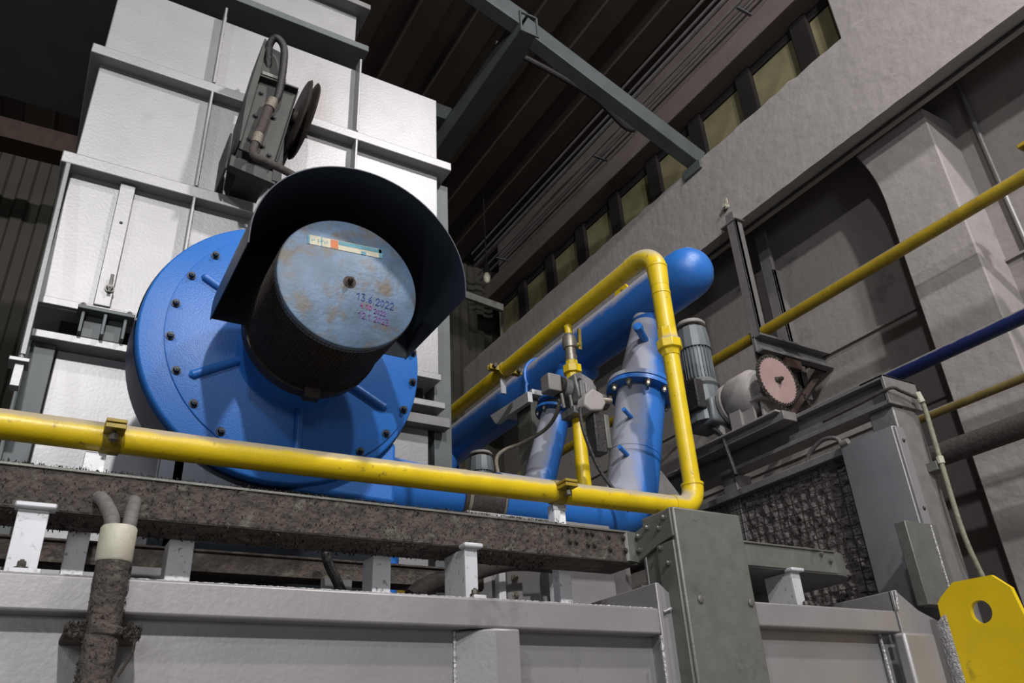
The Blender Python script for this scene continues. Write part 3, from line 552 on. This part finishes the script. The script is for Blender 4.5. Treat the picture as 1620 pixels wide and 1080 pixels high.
# background equipment behind the pipes
t = thing('mounting_plate', 'dim brown wall plate with round hole between fan and small blue pipe', 'plate', (3.1, 5.6, 2.4))
MB().prism([(2.1, 2.4), (4.6, 2.4), (4.6, 3.2), (3.6, 4.1), (2.7, 4.1), (2.1, 3.6)], 'y', 6.9, 6.95).build('sheet', 'steel', t, bevel=.004)
MB().lathe((3.0, 6.88, 3.72), (0, -1, 0), [(0, .17), (.16, .17), (.16, .13), (.01, .13)], 28, False, True).build('port', 'alu_dark', t)
MB().lathe((3.0, 6.88, 3.72), (0, -1, 0), [(0, .12), (.02, .12)], 28).build('port_hole', 'black', t)
def motor(base, r, h, lab, arm=False):
    x, y, z = base; t = thing('geared_motor', lab, 'motor', base)
    MB().lathe((x, y, z), (0, 0, 1), [(0, r*.95), (h*.5, r*.95)], 28).build('stator', 'motor', t)
    for k in range(26):
        a = 2*PI*k/26
        MB().bar((x+math.cos(a)*r*.93, y+math.sin(a)*r*.93, z+h*.02), (x+math.cos(a)*r*.93, y+math.sin(a)*r*.93, z+h*.5), .006, r*.22, up=(math.cos(a), math.sin(a), 0)).build('cooling_fin', 'motor', t)
    MB().lathe((x, y, z+h*.5), (0, 0, 1), [(0, r*1.12), (h*.04, r*1.14), (h*.2, r*1.1), (h*.33, r*1.02), (h*.36, r*.8)], 14).build('fan_cowl', 'motor', t, smooth=20)
    MB().lathe((x, y, z+h*.86), (0, 0, 1), [(0, r*.75), (h*.03, r*.75)], 24).build('cowl_gap', 'black', t)
    MB().lathe((x, y, z+h*.90), (0, 0, 1), [(0, r*1.0), (h*.03, r*1.03), (h*.06, r*.9), (h*.075, r*.6)], 28).build('rain_cap', 'cast', t)
    return t
mt = motor((3.86, 3.70, 3.95), .105, .50, 'grey vertical geared motor beside the yellow riser, left of the chain wheel')
MB().lathe((3.86, 3.70, 3.95), (0, 0, -1), [(0, .105), (.04, .13), (.06, .115), (.20, .125), (.32, .13)], 14).build('gear_case', 'motor', mt, smooth=25)
MB().box(3.78, 3.98, 3.56, 3.84, 3.60, 3.78).build('gear_block', 'motor', mt, bevel=.02)
MB().box(3.70, 3.78, 3.60, 3.80, 3.70, 3.92).build('terminal_box', 'black', mt, bevel=.01)
motor((2.72, 4.9, 3.35), .085, .34, 'far grey geared motor seen between the fan and the small blue pipe')
tag(MB().prism([(3.08, 2.085), (3.08, 3.14), (3.16, 3.22), (3.30, 3.20), (3.44, 3.04), (3.44, 2.085)], 'y', 3.62, 3.64).build('guard_plate', 'steel', bevel=.004), 'grey slanted guard plate between the big blue pipe and the yellow riser', 'plate')

# ============================================================ GANTRY WITH CHAIN DRIVE (right)
Q = thing('gantry_frame', 'dusty grey steel gantry of channel beam and square posts at the right', 'frame', (4.1, 4, 0))
# channel beam along Y (open side to the camera)
MB().box(4.0, 4.14, 2.45, 6.6, 3.465, 3.49).box(4.0, 4.14, 2.45, 6.6, 3.31, 3.335).box(4.06, 4.08, 2.45, 6.6, 3.335, 3.465).build('channel_beam', 'steel', Q, bevel=.003)
MB().box(4.0, 4.30, 2.44, 2.46, 3.31, 3.49).box(4.0, 4.30, 2.44, 2.60, 3.475, 3.49).build('end_channel', 'steel', Q, bevel=.003)
MB().box(4.04, 4.27, 2.46, 2.62, .0, 3.31).build('post', 'steel', Q, bevel=.008)
MB().box(4.05, 4.25, 5.2, 5.35, 0, 3.31).build('post', 'steel', Q, bevel=.008)
MB().box(4.05, 4.2, 3.72, 3.85, 0, 3.31).build('post', 'steel', Q, bevel=.006)
MB().box(3.84, 4.27, 3.10, 3.92, 3.492, 3.505).build('base_plate', 'cast', Q, bevel=.003)
MB().box(3.88, 4.0, 3.08, 3.92, 3.44, 3.50).build('motor_shelf', 'steel', Q, bevel=.003)
cl = MB().box(4.19, 4.27, 2.40, 2.459, 2.93, 2.98).build('conduit_clip', 'galv', Q, bevel=.002)
# chain drive
D = thing('chain_drive', 'pinkish chain wheel on a pale cast bearing housing above the gantry beam', 'drive', (4.1, 3.3, 3.5))
sc = Vector((3.99, 3.16, 3.755))
MB().lathe((sc.x, sc.y, sc.z), (0, -1, 0), [(0, .165), (.014, .165)], 56).build('chain_wheel', 'sprocket', D)
for k in range(40):
    a = 2*PI*k/40; c, s_ = math.cos(a), math.sin(a); p = sc+Vector((c*.163, -.007, s_*.163))
    MB().bar(p-Vector((c, 0, s_))*.004, p+Vector((c, 0, s_))*.015, .012, .014, up=(0, 1, 0)).build('tooth', 'chain', D)
MB().bolt(sc+Vector((0, -.014, 0)), (0, -1, 0), .016, .03).box(sc.x-.03, sc.x+.02, sc.y-.026, sc.y-.014, sc.z-.012, sc.z+.014).build('hub', 'chain', D)
# chain: loops around the wheel and drops to the right behind the beam
chp = []
for k in range(30):
    a = math.radians(-130-k*9.3+0); chp.append(sc+Vector((math.cos(math.radians(30+k*7.2))*.178, -.007, math.sin(math.radians(30+k*7.2))*.178)))
endR = Vector((4.36, 3.17, 3.50)); endL = Vector((4.22, 3.17, 3.49))
path = [endR]+chp+[endL]
cm = MB(); L_ = []
for a, b in zip(path[:-1], path[1:]):
    n = max(1, int((b-a).length/.016))
    for k in range(n): L_.append((a.lerp(b, k/n), a.lerp(b, (k+.8)/n)))
for i, (a, b) in enumerate(L_):
    cm.bar(a+Vector((0, (.006 if i % 2 else -.006), 0)), b+Vector((0, (.006 if i % 2 else -.006), 0)), .004, .012, up=(0, 1, 0)); cm.bar(a, b, .02, .006, up=(0, 1, 0))
tag(cm.build('drive_chain', 'chain'), 'oily roller chain wrapped round the pinkish wheel and running down behind the beam', 'chain')
MB().lathe((3.98, 3.52, 3.74), (0, -1, 0), [(0, .08), (.01, .15), (.05, .165), (.20, .165), (.235, .14), (.25, .06), (.34, .05)], 28).build('bearing_housing', 'cast', D, smooth=40)
MB().lathe((3.97, 3.60, 3.73), (0, -1, 0), [(0, .12), (.05, .12), (.05, .155), (.08, .155)], 28).build('housing_flange', 'cast', D, smooth=40)
MB().lathe((3.94, 3.78, 3.71), (0, -1, 0), [(0, .11), (.10, .11), (.19, .07)], 20).build('coupling', 'cast', D)
MB().prism([(3.90, 3.505), (4.14, 3.505), (4.12, 3.64), (3.90, 3.64)], 'y', 3.24, 3.26).prism([(3.86, 3.505), (3.94, 3.505), (3.90, 3.72), (3.86, 3.72)], 'y', 3.40, 3.50).box(3.88, 3.90, 3.30, 3.50, 3.505, 3.66).box(3.86, 4.12, 3.20, 3.46, 3.64, 3.665).build('pedestal', 'cast', D, bevel=.004)
MB().prism([(3.86, 3.505), (4.0, 3.505), (3.95, 3.70), (3.88, 3.70)], 'y', 3.60, 3.66).build('side_cheek', 'cast', D, bevel=.004)
MB().prism([(4.28, 3.505), (4.44, 3.52), (4.34, 3.62), (4.24, 3.60)], 'y', 3.3, 3.32).build('rear_guard', 'cast', D, bevel=.003)
tag(MB().tube(smoothpath([(3.83, 3.66, 3.60), (3.86, 3.6, 3.52), (3.84, 3.56, 3.42), (3.82, 3.5, 3.2)]), .014, 8).build('motor_cable', 'black'), 'black cable hanging below the vertical geared motor', 'cable')

# wire mesh panel with fibre wool behind
P = thing('mesh_panel', 'large wire mesh panel packed with matted grey fibre behind the galvanised post', 'mesh panel', (4.05, 3.4, 1.9))
ny, nz = 110, 90; vs = []; fs = []
from mathutils import noise
for i in range(ny+1):
    for j in range(nz+1):
        y = 2.72+1.95*i/ny; z = 1.95+1.18*j/nz
        b = noise.fractal(Vector((y*16, z*16, 0)), 1, 2, 4)*.025+noise.noise(Vector((y*60, z*60, 3)))*.008
        vs.append((4.07+b, y, z))
for i in range(ny):
    for j in range(nz): a = i*(nz+1)+j; fs.append((a, a+1, a+nz+2, a+nz+1))
MB().add(vs, fs).build('fibre_filling', 'fibre', P, recalc=False)
wm = MB()
k = 0; y = 2.72
while y < 4.66: wm.bar((4.025, y, 1.95), (4.025, y, 3.13), .0045, .0045); y += .062
z = 1.97
while z < 3.12: wm.bar((4.02, 2.72, z), (4.02, 4.67, z), .0045, .0045); z += .062
wm.build('wire_grid', 'chain', P)
MB().box(3.99, 4.10, 2.70, 4.70, 3.13, 3.175).build('top_rail', 'steel', P, bevel=.004)
t = thing('cover_plate', 'bent pale sheet metal cover standing between the mesh panel and the corner post', 'cover', (3.97, 2.6, 2.2))
MB().prism([(3.955, 2.45), (3.97, 2.44), (3.955, 2.62), (3.975, 2.80), (3.965, 2.80), (3.945, 2.62)], 'z', 2.05, 3.165).build('sheet', 'alu_tank', t)
MB().box(3.96, 4.03, 2.43, 2.45, 2.60, 3.16).build('folded_edge', 'alu_tank', t, bevel=.002)
for zz in (3.08, 2.70): MB().bolt((4.0, 2.43, zz), (0, -1, 0), .008, .006).build('screw', 'chain', t)
MB().lathe((3.965, 2.79, 3.18), (0, -1, 0), [(0, .02), (.05, .02)], 10).build('cable_gland', 'plastic', t)
tag(MB().tube(smoothpath([(3.97, 2.79, 3.17), (4.0, 2.84, 3.24), (4.02, 2.95, 3.27), (4.03, 3.07, 3.23), (4.04, 3.11, 3.18)]), .013, 10).build('hose_loop', 'hose'), 'grey flexible hose looping over the top rail of the mesh panel', 'hose')
t = thing('switch_cover', 'front one of two flat grey metal covers at the foot of the corner post', 'cover', (3.75, 2.36, 2.18), 'flat grey covers at the corner post')
MB().box(3.66, 3.85, 2.34, 2.40, 2.18, 2.58).build('cover_shell', 'galv', t, bevel=.004)
MB().tube([(3.855, 2.335, 2.2), (3.855, 2.335, 2.57)], .006, 6).build('seam', 'alu_edge', t)
tag(MB().box(3.86, 3.95, 2.36, 2.42, 2.22, 2.59).build('switch_cover', 'galv', bevel=.004), 'narrow rear grey cover against the corner post, behind the wider front cover', 'cover', 'flat grey covers at the corner post')
t = thing('flexible_cord', 'dusty greenish cord running over the gantry corner and down to the yellow lug', 'cord', (4.2, 2.38, 2.3))
MB().tube(smoothpath([(4.0, 2.9, 3.37), (3.99, 2.6, 3.375), (4.0, 2.42, 3.39), (4.08, 2.41, 3.385), (4.2, 2.40, 3.36)]), .010, 8).build('upper_cord', 'brown', t)
MB().tube(smoothpath([(4.20, 2.40, 3.37), (4.23, 2.39, 3.32), (4.215, 2.385, 3.01), (4.20, 2.38, 2.58), (4.24, 2.37, 2.32), (4.3, 2.37, 2.1)]), .0135, 10).build('lower_cord', 'cord', t)
MB().cyl((4.21, 2.395, 3.39), (4.222, 2.39, 3.33), .02, n=10).build('ferrule', 'cream', t)
MB().cyl((4.214, 2.385, 3.0), (4.214, 2.385, 2.96), .02, n=10).build('ferrule', 'cream', t)

# ============================================================ FURNACE MODULES IN FRONT
def weld(p, q, parent, r=.008):
    p, q = Vector(p), Vector(q); n = int((q-p).length/.006); pts = [p.lerp(q, i/n) for i in range(n+1)]
    MB().tube(pts, [r*(.7+.5*random.random()) for _ in pts], 6).build('weld_bead', 'alu_edge', parent)
K = thing('furnace_module', 'long pale aluminium painted furnace module across the lower left foreground', 'furnace', (.6, 3.2, 1.2))
MB().box(-.9, 2.035, 2.355, 2.44, 2.005, 2.098).build('top_flange', 'alu_tank', K, bevel=.008)
weld((-.9, 2.366, 2.096), (2.02, 2.366, 2.096), K, .0045)
MB().box(-.9, 2.05, 2.42, 2.46, 1.2, 2.01).build('front_panel', 'alu_tank', K, bevel=.003)
MB().prism([(1.22, 2.42), (1.33, 2.335), (1.42, 2.335), (1.42, 2.42)], 'z', 1.2, 2.003).build('stiffener', 'alu_tank', K, bevel=.007)
weld((1.222, 2.415, 1.2), (1.222, 2.415, 2.0), K, .006)
MB().box(2.035, 2.055, 2.355, 7.0, 1.2, 2.19).build('end_plate', 'alu_tank', K, bevel=.003)
MB().prism([(2.05, 1.2), (2.05, 2.19), (2.062, 2.195), (2.115, 2.155), (2.118, 1.2)], 'y', 2.37, 2.385).build('end_flange', 'alu_tank', K, bevel=.003)
weld((2.025, 2.348, 1.2), (2.022, 2.348, 2.0), K, .006)
weld((2.10, 2.36, 2.10), (2.06, 2.36, 2.085), K, .006)
MB().box(-.9, 2.03, 2.44, 7.0, 2.05, 2.085).build('top_deck', 'alu_tank', K)
K2 = thing('furnace_module', 'shorter grey furnace module right of the galvanised post with corner box', 'furnace', (3.0, 3.2, 1.2))
MB().box(2.30, 3.42, 2.355, 2.44, 2.050, 2.145).build('top_flange', 'alu_tank', K2, bevel=.008)
MB().box(2.30, 3.46, 2.42, 2.46, 1.2, 2.055).build('front_panel', 'alu_tank', K2, bevel=.003)
MB().box(3.44, 3.46, 2.37, 7.0, 1.2, 2.235).build('end_plate', 'alu_tank', K2, bevel=.003)
MB().prism([(3.44, 1.2), (3.44, 2.235), (3.465, 2.24), (3.60, 2.155), (3.80, 2.09), (3.80, 1.2)], 'y', 2.36, 2.38).build('end_flange', 'alu_tank', K2, bevel=.002)
weld((3.44, 2.352, 2.15), (3.455, 2.352, 2.235), K2, .006)
MB().box(3.36, 3.58, 2.30, 2.36, 1.2, 2.045).build('corner_box', 'alu_tank', K2, bevel=.014)
weld((3.345, 2.40, 1.2), (3.33, 2.40, 2.05), K2, .007)
MB().box(2.30, 3.44, 2.44, 7.0, 2.05, 2.085).build('top_deck', 'alu_tank', K2)
# yellow lug plate
U = thing('lifting_lug', 'big yellow lifting lug plate with round hole at the lower right corner', 'lifting lug', (3.66, 2.0, 1.4))
out = [(2.30, 1.3), (2.275, 2.10), (2.27, 2.17), (2.245, 2.195), (2.17, 2.245), (1.99, 2.24), (1.925, 2.175), (1.80, 1.3)]
hole = [(2.082+.048*math.cos(2*PI*i/32), 2.102+.048*math.sin(2*PI*i/32)) for i in range(32)]
bm = bmesh.new()
def loop(pts, x): return [bm.verts.new((x, p[0], p[1])) for p in pts]
es = []
lo, lh = loop(out, 0), loop(hole, 0)
for L0 in (lo, lh):
    for i in range(len(L0)): es.append(bm.edges.new((L0[i], L0[(i+1) % len(L0)])))
bmesh.ops.triangle_fill(bm, use_beauty=True, use_dissolve=False, edges=es)
ex = bmesh.ops.extrude_face_region(bm, geom=list(bm.faces))
bmesh.ops.translate(bm, verts=[v for v in ex['geom'] if isinstance(v, bmesh.types.BMVert)], vec=(.025, 0, 0))
bm.verts.index_update()
lug = MB().add([v.co+Vector((3.62, 0, 0)) for v in bm.verts], [tuple(v.index for v in f.verts) for f in bm.faces]); bm.free()
lug.build('plate', 'yellow_plate', U, smooth=30)
z = 1.3
wz = MB()
while z < 2.08:
    wz.lathe((3.612, 2.30-.0*z+.0, z), (0, -.5, .35), [(0, .004), (.012, .009), (.055, .009), (.07, .004)], 7); z += .0085
wz.build('weld_bead', 'alu_edge', U)

# ============================================================ CABLE TRAYS, GALVANISED POST
TR = thing('cable_tray', 'dust caked steel cable tray running below the yellow gas pipe', 'cable tray', (.8, 2.6, 2.3))
nx, nz = 420, 14; vs = []; fs = []
for i in range(nx+1):
    for j in range(nz+1):
        x = -.9+2.96*i/nx; z = 2.303+.12*j/nz
        b = noise.fractal(Vector((x*30, z*30, 1)), 1, 2, 4)*.006*(1 if x < 1.5 else max(0, (2.0-x)/.5))
        vs.append((x, 2.512-abs(b), z))
for i in range(nx):
    for j in range(nz): a = i*(nz+1)+j; fs.append((a, a+1, a+nz+2, a+nz+1))
MB().add(vs, fs).build('front_face', 'tray', TR, recalc=False, smooth=60)
MB().box(-.9, 2.06, 2.514, 2.522, 2.300, 2.424).box(-.9, 2.06, 2.505, 2.535, 2.416, 2.424).build('front_rail', 'galv', TR, bevel=.001)
MB().box(-.9, 2.10, 2.522, 2.700, 2.296, 2.303).box(-.9, 2.10, 2.692, 2.698, 2.303, 2.40).build('tray_bottom', 'tray', TR)
mb = MB()
for x, z in [(1.77, 2.405), (1.80, 2.405), (1.77, 2.36), (1.80, 2.36), (1.855, 2.40), (1.88, 2.40), (1.855, 2.355), (1.885, 2.355), (1.96, 2.395), (1.96, 2.345), (2.03, 2.395), (2.035, 2.345)]:
    MB().bolt((x, 2.512, z), (0, -1, 0), .009, .010).build('bolt', 'chain', TR)
MB().prism([(2.525, 2.305), (2.525, 2.425), (2.30, 2.47), (2.30, 2.36), (2.39, 2.345)], 'x', 2.105, 2.115).build('turned_end', 'galv', TR, bevel=.002)
MB().prism([(2.04, 2.512), (2.105, 2.53), (2.115, 2.52), (2.05, 2.504)], 'z', 2.305, 2.424).build('corner_plate', 'galv', TR)
for y, z in ((2.50, 2.405), (2.50, 2.35), (2.44, 2.425), (2.37, 2.405), (2.335, 2.438)): MB().bolt((2.105, y, z), (-1, 0, 0), .009, .010).build('bolt', 'zinc', TR)
# felted dust hanging on the tray: uncountable
df = MB()
def tuft(mb, p, r):
    p = Vector(p); n = 5; vs = [p+Vector((random.uniform(-r, r)*.6, random.uniform(-r, r), random.uniform(-r, r))) for _ in range(4)]
    mb.add(vs, [(0, 1, 2), (0, 2, 3), (0, 3, 1), (1, 3, 2)])
for _ in range(4200):
    x = random.uniform(-.9, 1.75)
    if random.random() < .45: tuft(df, (x, random.uniform(2.51, 2.70), 2.296-abs(random.gauss(0, .004))), .007)
    elif random.random() < .5: tuft(df, (x, 2.508, random.uniform(2.30, 2.425)), .006)
    else: tuft(df, (x, random.uniform(2.505, 2.53), 2.426+abs(random.gauss(0, .002))), .006)
dd = df.build('dust_fluff', 'fluff', TR, recalc=False); dd['kind'] = 'stuff'
# right branch of the tray
t = thing('cable_tray', 'clean galvanised tray end with rounded corner right of the grey post', 'cable tray', (3.1, 2.6, 2.33))
MB().box(2.49, 3.30, 2.512, 2.52, 2.335, 2.435).box(2.49, 3.30, 2.504, 2.53, 2.432, 2.44).build('front_rail', 'galv', t, bevel=.002)
ar = arc((3.50, 2.516, 0), (3.30, 2.516, 0), (3.50, 2.72, 0), 10)
cr = MB(); vs = []; fs = []
for k, p in enumerate(ar+[Vector((3.50, 3.4, 0))]): vs += [(p.x, p.y, 2.335), (p.x, p.y, 2.44), (p.x-.008, p.y+.008, 2.44), (p.x-.008, p.y+.008, 2.335)]
for k in range(len(ar)):
    for j in range(4): a = k*4+j; b = k*4+(j+1) % 4; fs.append((a, b, b+4, a+4))
cr.add(vs, fs).build('corner_rail', 'galv', t)
bt = [(p.x, p.y) for p in ar]; MB().prism([(2.49, 2.522)]+bt+[(3.50, 3.4), (3.0, 3.4), (2.49, 2.72)], 'z', 2.33, 2.338).build('tray_bottom', 'alu_dark', t)
for x, z in ((3.20, 2.42), (3.255, 2.39)): MB().bolt((x, 2.512, z), (0, -1, 0), .010, .012).build('bolt', 'zinc', t)
MB().box(2.95, 3.02, 2.50, 2.51, 2.325, 2.335).build('clip', 'speck', t)
MB().box(2.49, 3.45, 2.98, 2.99, 2.25, 2.33).build('rear_rail', 'galv', t)
# post
O = thing('galvanised_post', 'thick galvanised sheet metal cable post in the lower right foreground', 'post', (2.3, 2.4, 1.2))
MB().box(2.12, 2.48, 2.295, 2.49, 1.2, 2.475).build('post_cover', 'galv', O, bevel=.008)
MB().box(2.107, 2.119, 2.305, 2.405, 1.2, 2.345).build('side_flange', 'galv', O, bevel=.003)
for x, z in ((2.19, 2.125), (2.45, 2.125), (2.19, 1.5), (2.45, 1.5)): MB().lathe((x, 2.295, z), (0, -1, 0), [(0, .015), (.006, .014), (.009, .008)], 16).build('screw', 'zinc', O)
MB().lathe((2.23, 2.296, 2.44), (0, -1, 0), [(0, .016), (.002, .014)], 16).build('dimple', 'galv', O)
for y, z in ((2.38, 2.33), (2.345, 2.265)): MB().bolt((2.107, y, z), (-1, 0, 0), .009, .010).build('bolt', 'zinc', O)

# posts behind the tray: two carry the gas pipe, two only the tray
def post(x0, x1, z1, lab, grp, cat='support', d=.05, m='speck_bright', y0=2.70):
    t = thing('support_post', lab, cat, ((x0+x1)/2, y0+.02, 2.09), grp or 'white posts behind the dusty tray')
    MB().box(x0, x1, y0, y0+.006, 2.09, z1).box(x0, x0+.006, y0+.006, y0+d, 2.09, z1).build('angle_post', m, t, bevel=.0015)
    return t
pt = post(.085, .145, 2.55, 'flat white pipe support left of the cable conduit, holding the yellow pipe', None)
pt = post(1.84, 1.895, 2.57, 'pale pipe support under the yellow clamp near the galvanised post', None)
MB().box(1.835, 1.90, 2.698, 2.70, 2.545, 2.575).build('top_tab', 'speck', pt)
post(.37, .445, 2.296, 'speckled white post just right of the cable conduit, under the dusty tray', None, d=.09)
post(1.05, 1.118, 2.296, 'speckled white post under the middle of the dusty tray', None, d=.10)
def stub(x, lab, w=.10, z0=2.10, z1=2.285, y=2.46):
    t = thing('tray_bracket', lab, 'bracket', (x, y, z0), 'tray brackets standing on the furnace modules')
    MB().box(x-w/2, x+w/2, y, y+.006, z0, z1).box(x-w/2, x-w/2+.006, y+.006, y+.16, z0, z1).build('web', 'speck', t, bevel=.0015)
    MB().box(x-w/2-.01, x+w/2+.015, y-.02, y+.03, z1, z1+.016).build('cap_plate', 'speck', t, bevel=.005)
    MB().box(x-w/2+.01, x+w/2+.01, y-.04, y-.002, z0-.0, z0+.022).build('foot', 'speck', t, bevel=.003)
    MB().bolt((x, y-.02, z0+.022), (0, 0, 1), .012, .016).build('bolt', 'chain', t)
stub(-.015, 'white tray bracket with cap plate at the far left edge', .075)
stub(1.315, 'grey tray bracket with small cap plate right of the middle post', .048)
stub(2.985, 'small tray bracket under the clean tray end right of the grey post', .055, 2.145, 2.32, 2.5)

# conduit standing before the module
V = thing('cable_conduit', 'dust covered vertical conduit with cream collar and two flexible hoses', 'conduit', (.2, 2.28, 1.2))
MB().tube([(.195, 2.27, 1.2), (.19, 2.27, 1.8), (.185, 2.27, 2.14)], .040, 24).build('conduit_tube', 'tray', V)
MB().lathe((.185, 2.27, 2.115), (0, 0, 1), [(0, .041), (.005, .044), (.085, .044), (.09, .041)], 28).build('collar', 'cream', V)
def ribbed(pts, r, name, m, parent):
    P_ = smoothpath(pts, 18); MB().tube(P_, [r*(1 if k % 4 < 2 else 1.16) for k in range(len(P_))], 14).build(name, m, parent)
ribbed([(.170, 2.27, 2.19), (.165, 2.30, 2.235), (.155, 2.38, 2.285), (.145, 2.45, 2.325), (.138, 2.515, 2.35)], .017, 'flexible_hose', 'hose', V)
ribbed([(.205, 2.27, 2.19), (.210, 2.30, 2.235), (.218, 2.38, 2.285), (.226, 2.45, 2.325), (.23, 2.515, 2.35)], .016, 'flexible_hose', 'hose', V)
c = MB().lathe((.192, 2.27, 1.935), (0, 0, 1), [(0, .044), (.025, .044)], 24).box(.105, .15, 2.255, 2.285, 1.930, 1.962).box(.235, .275, 2.255, 2.285, 1.930, 1.962).box(.105, .28, 2.285, 2.42, 1.935, 1.955)
c = c.build('pipe_clamp', 'tray', V, bevel=.006)
MB().tube(smoothpath([(.262, 2.25, 1.93), (.262, 2.25, 1.90), (.25, 2.25, 1.87), (.238, 2.25, 1.845)]), .004, 6).build('clamp_wire', 'fluff', c)
fl = MB()
for _ in range(900):
    a = random.uniform(0, 2*PI); z = random.uniform(1.5, 2.11)
    tuft(fl, (.188+math.cos(a)*.041, 2.27+math.sin(a)*.041, z), .005)
for _ in range(200): tuft(fl, (random.choice((random.uniform(.105, .15), random.uniform(.235, .275))), 2.255, random.uniform(1.93, 1.965)), .007)
f_ = fl.build('dust_fluff', 'fluff', V, recalc=False); f_['kind'] = 'stuff'

# ============================================================ THINGS SEEN BETWEEN TRAY AND MODULE
t = thing('cable_tray', 'narrow dusty tray lying low behind the front tray, under the fan', 'cable tray', (1.0, 3.0, 2.3))
MB().box(-.9, 1.66, 3.0, 3.01, 2.27, 2.345).box(-.9, 1.66, 2.99, 3.01, 2.338, 2.345).build('rail', 'tray', t)
MB().box(-.9, 1.66, 3.01, 3.09, 2.265, 2.272).build('tray_bottom', 'fluff', t)
for x in (.30, .95):
    MB().box(x, x+.12, 2.96, 2.97, 2.085, 2.265).build('tray_foot', 'alu_dark', t, bevel=.002)
tag(MB().tube(smoothpath([(1.27, 2.86, 2.19), (1.34, 2.87, 2.24), (1.52, 2.9, 2.30), (1.75, 2.93, 2.37), (2.0, 2.95, 2.38)]), .036, 16).build('sooty_hose', 'brown'), 'thick sooty hose lying diagonally below the tray, right of the middle post', 'hose')
tag(MB().tube(smoothpath([(.92, 2.85, 2.38), (.93, 2.84, 2.30), (.97, 2.83, 2.22), (1.02, 2.83, 2.12), (1.03, 2.83, 2.09)]), .018, 10).build('black_cable', 'black'), 'black cable hanging beside the speckled middle post below the tray', 'cable')
t = thing('door_panel', 'grey sheet door with bolted hinge plate on top of the module', 'panel', (1.8, 3.05, 2.085))
MB().box(1.62, 2.40, 3.06, 3.10, 2.085, 2.62).build('door_leaf', 'alu_tank', t, bevel=.003)
MB().box(1.745, 1.78, 3.02, 3.06, 2.085, 2.6).build('hinge_strip', 'speck_bright', t, bevel=.003)
hg = MB().box(1.79, 1.87, 3.03, 3.055, 2.22, 2.50).build('hinge_plate', 'alu_tank', t, bevel=.004)
for zz in (2.26, 2.33, 2.42): MB().bolt((1.83, 3.03, zz), (0, -1, 0), .012, .014).build('bolt', 'brass', hg)
tag(MB().box(2.00, 2.06, 2.98, 3.02, 2.085, 2.45).build('strap_post', 'speck_bright', bevel=.002), 'narrow pale upright strap in front of the grey sheet door', 'post')
tag(MB().prism([(2.30, 2.085), (2.62, 2.085), (2.62, 2.9), (2.30, 2.9)], 'y', 4.4, 4.45).build('rusty_panel', 'rust'), 'rust brown panel in the gap left of the galvanised post', 'panel')
for x, y, lab in ((1.10, 3.58, 'small yellow valve knob low behind the tray, left of the short blue pipe'), (1.53, 3.58, 'yellow pipe end low behind the tray, right of the short blue pipe')):
    tag(MB().lathe((x, y, 2.085), (0, 0, 1), [(0, .04), (.165, .04), (.265, .045), (.285, .06), (.365, .055)], 8).build('yellow_fitting', 'yellow_dirty'), lab, 'fitting')
tag(MB().cyl((1.36, 3.42, 2.1), (1.38, 3.42, 2.5), .07, n=28).build('drain_pipe', 'blue'), 'short blue pipe standing low behind the tray under the fan outlet', 'pipe')
